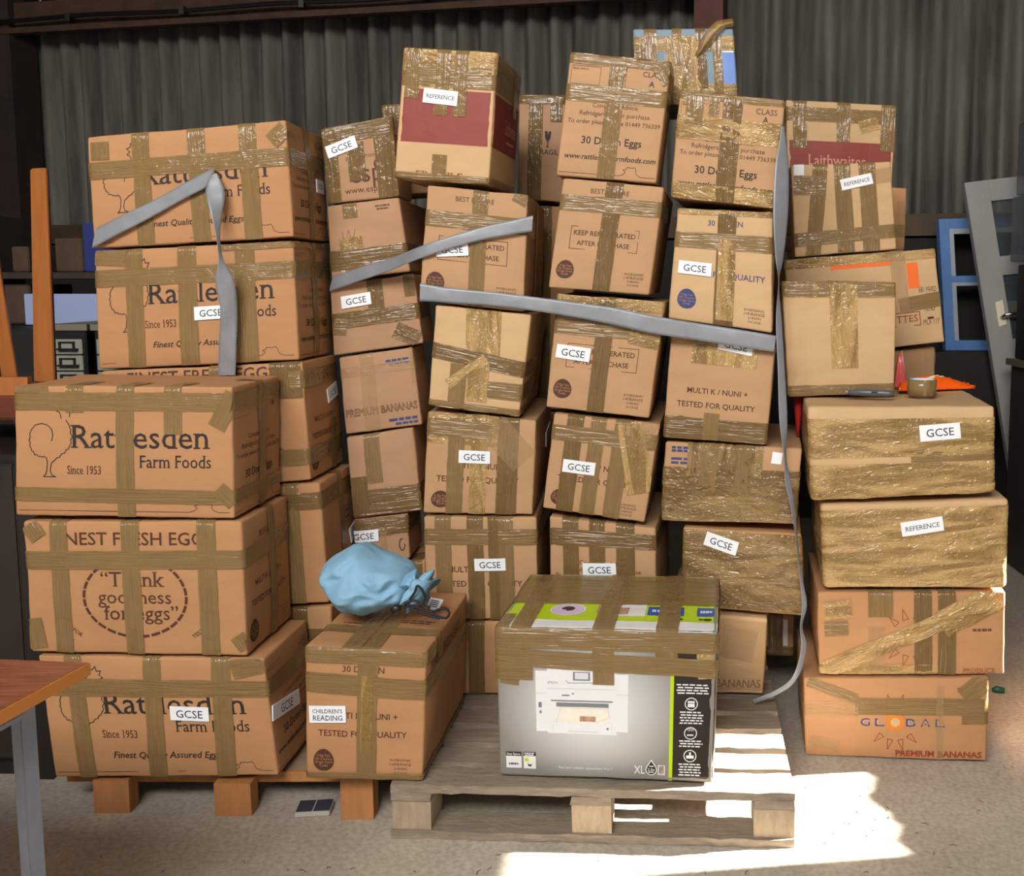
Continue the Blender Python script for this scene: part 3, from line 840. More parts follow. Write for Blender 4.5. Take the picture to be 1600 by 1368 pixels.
b = Carton(((812,146),(884,147),(879,316),(808,310)), 3.56, -3, .4, seed=52)
GLS = [(-.09, -.055), (-.01, -.055), (.0, -.02), (.02, -.045), (.03, -.055), (.09, -.055), (.08, 0), (.03, .03), (.014, .035), (.014, .075), (.05, .085), (-.05, .085), (-.014, .075), (-.014, .035), (-.03, .03), (-.08, 0)]
gp = [(.64 * b.W + x * .55 * b.W * 1.4, .4 * b.H + y * b.H * 1.1) for x, y in GLS]
b._add(gp, [(0, 1, 2, 15), (2, 3, 4, 5), (2, 5, 6, 7), (15, 2, 7, 14), (14, 7, 8, 13), (8, 9, 12, 13), (9, 10, 11, 12)], INK, 'F')
b.text('FRAGILE', .42, .95, .535, INK, bold=True)
for q in (.66, .74, .82): b.bars(.44, .52, q, .008, INK)
b.V(836, 0, 1, .05, m=TAPE2); b.Hz(152, m=TAPE2); b.V(868, 0, .25, .04, m=TAPE2)
b.finish('pale fragile carton with broken glass symbol between the first and second middle columns', 3, group=EG)
b = Carton(((800,320),(900,320),(892,640),(800,640)), 3.56, -3, .4, seed=53)
b.V(850, m=TAPE2)
b.finish('tall carton in the dark gap below the fragile carton', 2, group=EG)
b = Carton(((800,642),(892,642),(888,980),(800,980)), 3.56, -3, .4, seed=54)
b.BL.z = b.BR.z = 0.0; b.H = b.TL.z; b.base.z = 0.0
b.finish('lowest tall carton in the dark gap between the first and second middle columns', 2, group=EG)

# ================================================================== cartons above the free stack
RC = 'cartons piled above the free stack'
b = Carton(((1228,154),(1401,163),(1394,286),(1230,280)), 3.68, -3, .3, seed=61)
b.area(0, 1, .5, 1, BAND, 'F', n=14); b.area(0, 1, .5, 1, BAND, 'R', n=6)
b.text('Laithwaites', .2, .74, .735, BANDTXT, serif=True, h=.14)
b.Hz(181, wd=.05); b.V(1250, 0, .6, .05); b.V(1317, 0, .5, .048); b.V(1386, 0, .6, .05); b.patch(1343,200,1372,192,.045, FILM, .002)
b.finish('maroon banded wine carton highest above the free stack, against the sheeting wall', 1, group='maroon banded wine cartons')
b = Carton(((1236,256),(1392,250),(1401,389),(1243,401)), 3.32, -3, .3, seed=62)
b.V(1276, 0, 1, .05, sl=-.02); b.V(1319, wd=.055); b.V(1358, wd=.055); b.Hz(368, wd=.045, sl=-.01); b.patch(1240,290,1290,290,.06,m=TAPE); b.patch(1378,262,1382,285,.06,CLEAR,.002); b.patch(1240,262,1256,262,.05,PAPER)
b.label('REFERENCE', 1338, 284, 10, .105, .036)
b.finish('pale taped carton with slanted reference label in front of the maroon banded wine carton', 1, group=RC)
b = Carton(((1232,284),(1417,292),(1413,390),(1232,390)), 3.68, -3, .3, seed=63)
b.V(1410, .2, 1, .04, m=CLEAR); b.Hz(360, m=TAPE)
b.finish('brown carton edge just behind the pale reference carton above the free stack', 0, group=RC)
b = Carton(((1226,404),(1461,386),(1476,534),(1238,560)), 3.3, -2, .68, seed=64, bulge=.006)
ORANGE = mat('printed_orange_block', srgb(232, 105, 30), .6)
b.area(.8, .875, .13, .4, ORANGE); b.area(.3, .7, .09, .14, ORANGE)
b.text('TTES', .70, .84, .71, INKRED, serif=True); b.line([(.55,.65),(.855,.65),(.855,.79),(.55,.79)], INKRED, .003, closed=True)
b.text('681 PARD', .865, .98, .42, INKB, h=.06); b.text('OUSIT', .885, .96, .535, INKB, h=.055); b.text('VEND', .885, .96, .62, INKB, h=.06); b.text('-', .905, .945, .69, INKB); b.text('MLX 117', .875, .98, .765, INKB, h=.06)
b.film(0, .1, 0, 1, m=FILM, amp=.002, side=.2); b.patch(1405, 478, 1470, 466, .05); b.V(1408, 0, .65, .05, m=CLEAR, amp=.004)
b.finish('wide pale carton with orange block print behind the plain square carton', 1, group=RC)
b = Carton(((1222,437),(1400,438),(1398,614),(1232,619)), 2.97, -6, .28, seed=65, bulge=.004)
b.V(1319, 0, .76, .08, m=FILM, amp=.002); b.Hz(449, wd=.05); b.Hz(608, wd=.03)
b.film(0, .14, m=FILM, amp=.0012, side=.28)
RBASE = min(b.BL.z, b.BR.z)
b.finish('plain pale square carton with T of tape standing on the free stack', 1, group=RC)
b = Carton(((1375,549),(1461,539),(1460,720),(1375,720)), 3.34, -2, .6, seed=66)
b.BL.z = b.BR.z = 0.0; b.H = b.TL.z; b.base.z = 0.0
b.film(0, .12, m=CLEAR, amp=.004); b.V(1446, 0, .3, .03, m=CLEAR);
b.finish('tall wrapped carton in the dark behind the orange packet', 2, group=RC)

# ================================================================== free stack on bare concrete
b = Carton(((1262,633),(1555,632),(1554,769),(1268,783)), 2.74, -6.5, .44, r=.01, seed=71, bulge=.007)
b.line([(.497,.64),(.5,.98)], INKB, .003)
b.film(.13, .55, m=FILM, amp=.0018); b.film(.62, 1.0, m=FILM, amp=.0028); b.film(.5, .62, .55, 1, m=TAPE, amp=.001); b.film(.13, .5, .45, 1, m=TAPE, amp=.0008)
b.label('GCSE', 1468, 674, 4, .11, .046)
b.finish('wide carton topmost of the free stack, large GCSE label, tape roll on top', 1, group=RS)
b = Carton(((1283,787),(1577,777),(1572,919),(1288,918)), 2.74, -6, .44, r=.012, seed=72, bulge=.008)
b.film(.06, .5, m=FILM, amp=.003); b.film(.45, .97, m=FILM, amp=.0025); b.film(.6, .8, 0, .3, m=TAPE, amp=.001)
b.label('REFERENCE', 1440, 821, 8, .115, .04)
b.finish('carton wrapped in wrinkled tape with reference label, second in the free stack', 1, group=RS)
b = Carton(((1277,922),(1571,922),(1569,1053),(1280,1053)), 2.744, -6, .42, seed=73, bulge=.004)
sun_logo(b, .5, .55, 1.0, word=False); b.text('PRODUCE', .78, .95, .95, INKRED, outline=True); b.bars(.83, .93, .46, .03, INKL)
b.V(1376, 0, .3, .07); b.V(1369, .42, 1, .045, m=CLEAR); b.V(1442, 0, 1, .05, m=TAPE2); b.V(1479, 0, 1, .05, m=TAPE2)
b.patch(1290,1046,1490,962,.05, FILM, .003); b.patch(1470,975,1560,930,.08, FILM, .004); b.patch(1288,955,1330,950,.05,FILM,.002); b.patch(1288,982,1325,980,.04); b.film(.88, 1, 0, .65, m=FILM, amp=.002)
b.finish('carton with diagonal tape and faint sun rays, third in the free stack', 0, group=RS)
b = Carton(((1256,1056),(1545,1056),(1541,1189),(1258,1184)), 2.744, -6, .42, seed=74)
sun_logo(b, .50, .545, 1.0); b.text('PREMIUM BANANAS', .5, .975, .925, INKRED, h=.08, outline=True); b.text('PREMIUM BANANAS', .505, .97, .925, INKRED, h=.065, bold=True); b.text('PRODUCE', .835, .91, .13, INKBLUE)
b.Hz(1103, .28, 1, .05, m=TAPE); b.Hz(1108, 0, .3, .045, m=CLEAR); b.patch(1262,1064,1338,1092,.03); b.patch(1506,1090,1542,1060,.06); b.patch(1265,1155,1310,1165,.035, CLEAR); b.V(1468, .1, 1, .02, m=CLEAR)
b.Hz(1120,.86,1,.03,m=TAPE,side=.1)
b.finish('banana carton with orange sun logo at the bottom of the free stack on concrete', 0, group=RS)

# ================================================================== carton in front with the blue bag
b = Carton(((477,1006),(666,1016),(660,1225),(478,1215)), 2.358, -2.5, .46, seed=81, bulge=.003, zmin=.144)
end_tested(b)
b.text('FINEST FRESH EGGS', .1, .8, .16, INKB, 'R', bold=True, h=.08); b.bars(.12, .3, .62, .012, INKB, 'T'); b.bars(.12, .26, .66, .012, INKB, 'T'); b.bars(.6, .9, .55, .012, INKB, 'T'); b.bars(.62, .86, .58, .012, INKB, 'T')
b.V(574, wd=.05, top=.46); b.Hz(1071, wd=.052, sl=.01); b.Hz(1024, wd=.045, side=.08); b.Hz(1212, wd=.02); b.topcross(600, 985); b.topcross(690, 922); b.V(574, .2, .8, .03, m=FILM)
b.topseam(574, 985)
b.label("CHILDREN'S\nREADING", 513, 1114, 3, .093, .042)
b.finish('brown egg carton with children\'s reading label under the blue cloth bag', 0, group=EG)
BAGTOP = b

# ================================================================== printer carton
def art_mat():
    m, nt, bs = new_mat('printed_grey_art')
    tc = nt.nodes.new('ShaderNodeTexCoord'); mp = nt.nodes.new('ShaderNodeMapping')
    mp.inputs['Location'].default_value = (0.24, 0, -0.95); mp.inputs['Scale'].default_value = (4.2, 0, 5.0)
    g = nt.nodes.new('ShaderNodeTexGradient'); g.gradient_type = 'SPHERICAL'
    r = nt.nodes.new('ShaderNodeValToRGB')
    r.color_ramp.elements[0].position = 0.0; r.color_ramp.elements[0].color = srgb(133, 128, 120)
    r.color_ramp.elements[1].position = 0.62; r.color_ramp.elements[1].color = srgb(200, 199, 197)
    nt.links.new(tc.outputs['Object'], mp.inputs[0]); nt.links.new(mp.outputs[0], g.inputs[0]); nt.links.new(g.outputs['Fac'], r.inputs[0])
    nt.links.new(r.outputs[0], bs.inputs['Base Color']); bs.inputs['Roughness'].default_value = 0.35
    return m
ART = art_mat()
WHITE = mat('print_white', srgb(222, 222, 224), .35); LGREY = mat('print_light_grey', srgb(205, 207, 212), .35); MGREY = mat('print_mid_grey', srgb(120, 122, 128), .35)
LIME = mat('print_lime_green', srgb(178, 205, 25), .35); DKBR = mat('print_dark_brown', srgb(42, 34, 30), .35); BLUEP = mat('print_blue', srgb(20, 80, 165), .35)
PHOTO = mat('print_photo_brown', srgb(170, 130, 110), .35, var=.5, scale=60); LILAC = mat('print_lilac', srgb(205, 185, 215), .35); CREAM = mat('print_cream', srgb(228, 222, 208), .35, var=.06, scale=50)
b = Carton(((773,977),(1122,985),(1114,1223),(781,1216)), 2.355, -5, .46, seed=91, bulge=.003, r=.008, zmin=.144)
U = lambda x: (x - 65) / 1215.0        # from the close-up's own scale
Vv = lambda y: (y - 400) / 860.0
def R(x0, x1, y0, y1, m, off=.001, n=2): b.area(U(x0), U(x1), Vv(y0), Vv(y1), m, 'F', off, n, 2)
R(1050, 1278, 405, 1258, DKBR, .0008, 6); R(1030, 1050, 405, 1258, LIME, .0008, 3)
R(285, 350, 640, 990, WHITE); R(350, 735, 610, 1000, WHITE, .0012); R(735, 800, 650, 980, WHITE, .0009)
R(350, 735, 735, 742, LGREY, .0014); R(370, 715, 804, 812, MGREY, .0014); R(285, 350, 765, 770, LGREY, .0014); R(735, 800, 765, 770, LGREY, .0014)
R(495, 590, 640, 690, MGREY, .0014); R(505, 580, 645, 682, LGREY, .0016); R(400, 695, 818, 935, CREAM, .0014); R(400, 692, 818, 842, MGREY, .0016); R(530, 620, 895, 925, PHOTO, .0018)
b.line([(U(400), Vv(935)), (U(425), Vv(845)), (U(690), Vv(850)), (U(695), Vv(900)), (U(620), Vv(930))], LGREY, .002, off=.002)
R(465, 635, 980, 990, LGREY, .0016); b.line([(U(380), Vv(1000)), (U(380), Vv(930)), (U(710), Vv(930)), (U(710), Vv(1000))], LGREY, .0012, off=.0018)
R(300, 318, 820, 850, MGREY, .0014); R(305, 316, 868, 885, MGREY, .0014); R(680, 692, 958, 970, MGREY, .0018)
b.line([(U(455), Vv(690)), (U(470), Vv(705)), (U(620), Vv(700)), (U(730), Vv(640))], MGREY, .0014, off=.0018)
b.text('EPSON', U(355), U(408), Vv(704), MGREY, off=.0018); R(432, 475, 772, 780, MGREY, .0016); R(488, 500, 762, 770, MGREY, .0016)
R(107, 195, 1115, 1210, WHITE); R(107, 195, 1115, 1140, DKBR, .0013); b.text('Easy Epson', U(113), U(189), Vv(1127), WHITE, off=.0017, bold=True); R(125, 180, 1155, 1172, CREAM, .0014); b.bars(U(122), U(182), Vv(1186), .012, INKBLUE, off=.0016)
R(207, 277, 1115, 1212, WHITE); R(207, 277, 1115, 1138, DKBR, .0013); b.bars(U(211), U(273), Vv(1122), .007, WHITE, off=.0017); b.bars(U(215), U(269), Vv(1132), .007, WHITE, off=.0017); b.disc(U(242), Vv(1165), .026, .026, CREAM, off=.0014); R(232, 252, 1180, 1198, DKBR, .0014); b.disc(U(225), Vv(1160), .01, .012, LIME, off=.0016)
b.text('Fast and reliable networked 4-in-1', U(405), U(712), Vv(1198), WHITE, italic=True)
b.text('XL', U(835), U(895), Vv(1194), WHITE, bold=True, h=.058); b.line([(U(972), Vv(1170)), (U(1006), Vv(1170)), (U(1006), Vv(1220)), (U(972), Vv(1220))], LGREY, .003, closed=True); R(985, 1000, 1170, 1215, PHOTO, .0012)
def drop(m, k, off):
    w_, h_ = b.fw('F'), b.fh('F'); cx, cy = U(932) * w_, Vv(1192) * h_
    pts = [(cx, cy)] + [(cx + .0115 * k * math.sin(a) * (1 if math.cos(a) < 0 else (1 - math.cos(a) ** 1.5 * .98)), cy - .0125 * k * (math.cos(a) * (1.75 if math.cos(a) > 0 else 1))) for a in [2 * math.pi * i / 40 for i in range(40)]]
    b._add(pts, [(0, 1 + i, 1 + (i + 1) % 40) for i in range(40)], m, 'F', off)
drop(WHITE, 1.25, .0014); drop(DKBR, 1.05, .0018); b.text('2.0x', U(912), U(953), Vv(1192), WHITE, off=.0022, bold=True); b.bars(U(920), U(946), Vv(1173), .008, WHITE, off=.0022); b.bars(U(916), U(949), Vv(1208), .008, WHITE, off=.0022)
for yc, kind in ((808, 0), (975, 1), (1107, 2)):
    ru = 36 / 1215.; rv = 36 / 860.
    b.disc(U(1147), Vv(yc), ru, rv, WHITE, off=.0013); b.disc(U(1147), Vv(yc), ru * .86, rv * .86, DKBR, off=.0016)
    if kind == 0:
        R(1128, 1166, yc - 2, yc + 18, WHITE, .0019)
        for k in (1134, 1147, 1160): b.disc(U(k), Vv(yc - 11), .0055, .008, WHITE, off=.0019)
    elif kind == 1:
        for q in (.4, .65): b.line([(U(1147) + ru * q * math.sin(a), Vv(yc - 4) - rv * q * math.cos(a)) for a in (-.9, -.45, 0, .45, .9)], WHITE, .0013, off=.0019)
        b.bars(U(1128), U(1166), Vv(yc + 10), .01, WHITE, off=.0019)
    else:
        R(1126, 1168, yc - 4, yc + 14, WHITE, .0019); R(1142, 1152, yc - 22, yc - 2, WHITE, .0019)
def small(y, rows, u0=1085, u1=1215):
    for k, t in enumerate(rows): b.bars(U(u0 + 6 * (k % 2)), U(u1 - 7 * ((k + 1) % 2)), Vv(y + 15.5 * k), .0085, WHITE, off=.0014, seed=k + y)
small(565, range(2), 1115, 1212)
small(700, range(4), 1065, 1240)
small(855, range(5))
small(1020, range(3))
small(1155, range(5), 1085, 1210)
b.bars(U(1110), U(1185), Vv(430), .012, WHITE, off=.0014)
b.line([(U(1140) + .02 * math.cos(a), Vv(465) + .028 * math.sin(a)) for a in [-math.pi * k / 10 for k in range(11)]], WHITE, .003, off=.0014)
R(75, 1250, 401, 425, LGREY, .0009, 8)
# top of the printer carton
def TA(u0, u1, v0, v1, m, off=.001): b.area(u0, u1, v0, v1, m, 'T', off, 8, 4)
TA(.0, 1, 0, 1, LIME, .0007); TA(0, 1, .86, 1, WHITE, .0011); TA(.03, .4, .04, .1, WHITE); TA(.67, .84, .62, .76, BLUEP, .0014); TA(.9, .98, .62, .76, BLUEP, .0014); TA(.5, .66, .55, .78, WHITE, .0012)
b.disc(.29, .68, .085, .1, WHITE, 'T', off=.0012); b.disc(.29, .68, .078, .092, LILAC, 'T', off=.0014); b.disc(.29, .67, .032, .035, DKBR, 'T', off=.0017); TA(.43, .47, .6, .74, PHOTO, .0014); TA(.5, .58, .63, .75, PHOTO, .0015)
b.bars(.69, .82, .69, .04, WHITE, 'T', off=.0018); b.bars(.915, .975, .69, .04, WHITE, 'T', off=.0018); b.disc(.92, .81, .01, .015, DKBR, 'T'); b.disc(.95, .81, .02, .02, DKBR, 'T'); b.disc(.83, .81, .01, .015, DKBR, 'T')
for v_, w_ in ((.36, .36), (.1, .08)):
    _p = [(0, b.D * (1 - v_), b.H - .05), (0, b.D * (1 - v_), b.H), (b.W, b.D * (1 - v_), b.H), (b.W, b.D * (1 - v_), b.H - .1)]
    b.strip(_p, (0, 1, 0), b.D * w_ * 1.25, TAPE, .001)
b.V(816, 0, .34, .05, top=.46); b.V(944, 0, .36, .053, top=.46, sl=.003); b.V(1040, 0, .27, .055, top=.46)
b.Hz(1000, wd=.05, sl=.006, m=TAPE); b.Hz(1034, wd=.045, sl=.02, m=TAPE); b.Hz(1050, 0, .17, .045); b.patch(1100,990,1104,1060,.04,FILM,.002); b.V(786, 0, .34, .04); b.patch(782,1052,812,1056,.045)
b.RV(1121, 950, 0, .4)
b.finish('grey and lime printer carton with picture of white printer on the pallet front', 0, name='printer_box', cat='box', bodymat=ART)

# ================================================================== pallets
def stack_root(name, loc, label, cat): return thing(name, loc, label, cat)
GREYWOOD = mat('weathered_grey_wood', srgb(134, 120, 104), .85, var=.28, scale=9, bump=.5, bscale=30, stretch=(1.5, 9, 9), bdist=.006)
GREYWOOD2 = mat('weathered_block_wood', srgb(160, 140, 116), .85, var=.2, scale=10, bump=.4, bscale=40, stretch=(6, 6, 2), bdist=.005)
OCHRE = mat('ochre_pallet_wood', srgb(172, 116, 68), .75, var=.14, scale=7, bump=.3, bscale=40, stretch=(6, 6, 1))
def rough_board(name, x0, x1, y0, y1, z0, z1, M, m, parent, seed, amp=.003):
    """a sawn board with slightly ragged edges"""
    V, F = [], []
    L = x1 - x0; n = max(2, int(max(L, y1 - y0) / .03)); along = L >= (y1 - y0)
    rng = random.Random(seed)
    for k in range(n + 1):
        t = k / n
        j = [rng.uniform(-amp, amp) for _ in range(6)]
        for q, (a, c) in enumerate(((0, 0), (1, 0), (1, 1), (0, 1))):
            if along: p = (x0 + L * t, (y0 + (y1 - y0) * a) + j[q], z0 + (z1 - z0) * c + j[4 + (q > 1)] * .5)
            else: p = (x0 + L * a + j[q], y0 + (y1 - y0) * t, z0 + (z1 - z0) * c + j[4 + (q > 1)] * .5)
            V.append(M @ Vector(p))
    for k in range(n):
        for q in range(4):
            a = k * 4 + q; b_ = k * 4 + (q + 1) % 4; F.append((a, b_, b_ + 4, a + 4))
    F.append((0, 1, 2, 3)); F.append((n * 4 + 3, n * 4 + 2, n * 4 + 1, n * 4))
    return fix_normals(build(name, V, F, m, parent))
fl, fr = on_z(612, 1308, 0), on_z(1241, 1324, 0)
ang = math.atan2(fr.y - fl.y, fr.x - fl.x); PW = (fr - fl).length; PD = 1.2
M = Matrix.Translation(fl) @ Matrix.Rotation(ang, 4, 'Z')
pal = thing('wooden_pallet', fl, 'weathered grey wooden pallet carrying the middle columns and the printer carton', 'pallet')
k = 0
dy = [0.0, .118, .232, .348, .464, .58, .696, .812, .928, 1.045]
for q, y0 in enumerate(dy):
    wd = .098 if q in (0, 9) else .084
    rough_board('deck_board', 0, PW, y0, y0 + wd, .118, .139, M, GREYWOOD, pal, 100 + q, .0025)
for q, x0 in enumerate((0, PW / 2 - .05, PW - .1)):
    rough_board('bearer_board', x0, x0 + .1, 0, PD - .06, .096, .1175, M, GREYWOOD, pal, 120 + q)
    for p_, y0 in enumerate((.004, PD / 2 - .1, PD - .17)):
        rough_board('spacer_block', x0 + .002, x0 + .1, y0, y0 + .11, .022, .0955, M, GREYWOOD2, pal, 140 + q * 3 + p_, .0015)
for q, y0 in enumerate((-.004, PD / 2 - .1, PD - .17)):
    rough_board('base_board', 0, PW, y0, y0 + .1, .001, .0215, M, GREYWOOD, pal, 160 + q, .003)
rs = thing('wooden_pallet', on_z(380, 1240, 0), 'ochre painted wooden pallet under the corner stacks', 'pallet')
I4 = Matrix.Identity(4)
pl, pr = on_z(100, 1262, 0).x, on_z(600, 1262, 0).x
rough_board('deck_sheet', pl, pr, 2.51, 3.3, .07, .09, I4, mat('dusty_deck_sheet', srgb(150, 128, 104), .8, var=.15), rs, 180, .001)
rough_board('front_rail', pl, pr - .02, 2.501, 2.509, .062, .09, I4, OCHRE, rs, 181, .0006)
for q, (x0, x1) in enumerate(((148, 203), (336, 393), (533, 584))):
    a_, b_ = on_z(x0, 1270 + q * 5, 0), on_z(x1, 1270 + q * 5, 0)
    rough_board('leg_block', a_.x, b_.x, a_.y, a_.y + .048, .001, .089 if q < 2 else .132, I4, OCHRE, rs, 190 + q, .0012)
    rough_board('leg_block', a_.x, b_.x, 3.1, 3.2, .001, .069, I4, OCHRE, rs, 195 + q, .0012)

# ================================================================== grey tape strips
def ribbon(name, pts, label, m=SILVER, cat='tape', group='grey duct tape strips across the cartons', amp=.002):
    """pts: (x px, y px, depth, width px, twist degrees, pixel angle of the width)"""
    P = []
    for x, y, Y, wpx, tw, an in pts:
        c = at(x, y, Y); s_ = wpx * (Y * 1.03) / FPX / 2
        a = math.radians(an)
        d = Vector((math.cos(a) * math.cos(math.radians(tw)), math.sin(math.radians(tw)), math.sin(a) * math.cos(math.radians(tw))))
        P.append((c, d * s_))
    V, F = [], []; K = 6; N = 8; rows = []
    def cr(a, b, c, d, t): return 0.5 * ((2 * b) + (c - a) * t + (2 * a - 5 * b + 4 * c - d) * t * t + (3 * b - a - 3 * c + d) * t ** 3)
    for k in range(len(P) - 1):
        for j in range(N + (k == len(P) - 2)):
            t = j / N
            g = [P[min(max(k + q, 0), len(P) - 1)] for q in (-1, 0, 1, 2)]
            c = cr(g[0][0], g[1][0], g[2][0], g[3][0], t); d = cr(g[0][1], g[1][1], g[2][1], g[3][1], t)
            row = []
            for i in range(K + 1):
                u = i / K * 2 - 1
                p = c + d * u
                p = p + Vector((0, -1, 0)) * (amp * noise.noise(p * 30) + .0004 * math.cos(u * 2.4))
                row.append(p)
            rows.append(row)
    for layer, off in ((0, 0), (1, .0008)):
        for r_ in rows: V += [p + Vector((0, off, 0)) for p in r_]
    n = len(rows); L = n * (K + 1)
    for k in range(n - 1):
        for i in range(K):
            a = k * (K + 1) + i
            F.append((a, a + 1, a + K + 2, a + K + 1)); F.append((L + a, L + a + K + 1, L + a + K + 2, L + a + 1))
    for k in range(n - 1):
        a = k * (K + 1); F.append((a, a + K + 1, L + a + K + 1, L + a)); a += K; F.append((a, L + a, L + a + K + 1, a + K + 1))
    V = [Vector(v) for v in V]
    o = build(name, V, F, m, None, smooth=True)
    o['label'] = label; o['category'] = cat; o['group'] = group
    base = sum(V, Vector()) / len(V)
    o.data.transform(Matrix.Translation(-base)); o.location = base
    return o
ribbon('duct_tape_strip', [(147,372,2.752,32,0,74),(190,350,2.748,33,0,68),(240,325,2.748,33,0,66),(290,297,2.746,34,0,64),(328,277,2.742,36,0,62)],
       'grey duct tape slanting up across the topmost corner carton')
ribbon('duct_tape_strip', [(334,272,2.738,10,10,20),(336,300,2.72,27,15,-5),(338,335,2.70,16,45,-5),(341,372,2.69,8,70,0),(345,405,2.69,9,60,0),(351,440,2.70,26,20,5),(357,480,2.71,24,30,0),(356,530,2.72,25,10,0),(354,586,2.73,27,0,0)],
       'pale grey duct tape hanging twisted down the corner stack')
ribbon('duct_tape_strip', [(517,444,2.985,23,0,75),(560,429,2.96,23,0,75),(610,413,2.92,21,0,74),(660,393,2.855,21,0,74),(740,368,2.852,21,0,76),(800,355,2.852,23,0,76),(832,349,2.852,24,0,85)],
       'grey duct tape slanting from the leaning stack up to the first middle column')
ribbon('duct_tape_strip', [(656,456,2.852,27,0,88),(700,461,2.85,23,0,84),(770,467,2.85,21,0,84),(830,474,2.848,21,0,83),(900,484,2.845,23,0,82),(960,494,2.84,26,0,80),(1020,507,2.835,27,0,80),(1090,518,2.835,26,0,80),(1160,529,2.825,26,0,80),(1211,537,2.82,25,0,82)],
       'long pale grey duct tape running level across all three middle columns')
ribbon('duct_tape_strip', [(1223,197,2.84,6,30,0),(1223,225,2.83,12,20,0),(1222,260,2.82,24,25,0),(1220,330,2.81,27,25,0),(1218,400,2.81,19,40,0),(1217,440,2.81,7,70,0),(1217,500,2.81,11,30,0),(1221,580,2.80,13,25,0),(1224,655,2.80,14,20,0),(1227,712,2.80,11,60,0),(1231,750,2.79,11,30,0),(1240,800,2.79,9,40,10),(1246,853,2.79,6,60,0),(1252,905,2.79,7,40,0),(1257,945,2.79,9,20,0),(1252,978,2.79,8,50,0),(1256,1008,2.79,11,30,0),(1250,1040,2.79,11,20,-30),(1236,1066,2.79,9,0,-60),(1210,1083,2.79,8,0,-70),(1178,1096,2.79,7,0,-60)],
       'grey strap of tape hanging twisted from the third middle column down to the pallet', amp=.001)

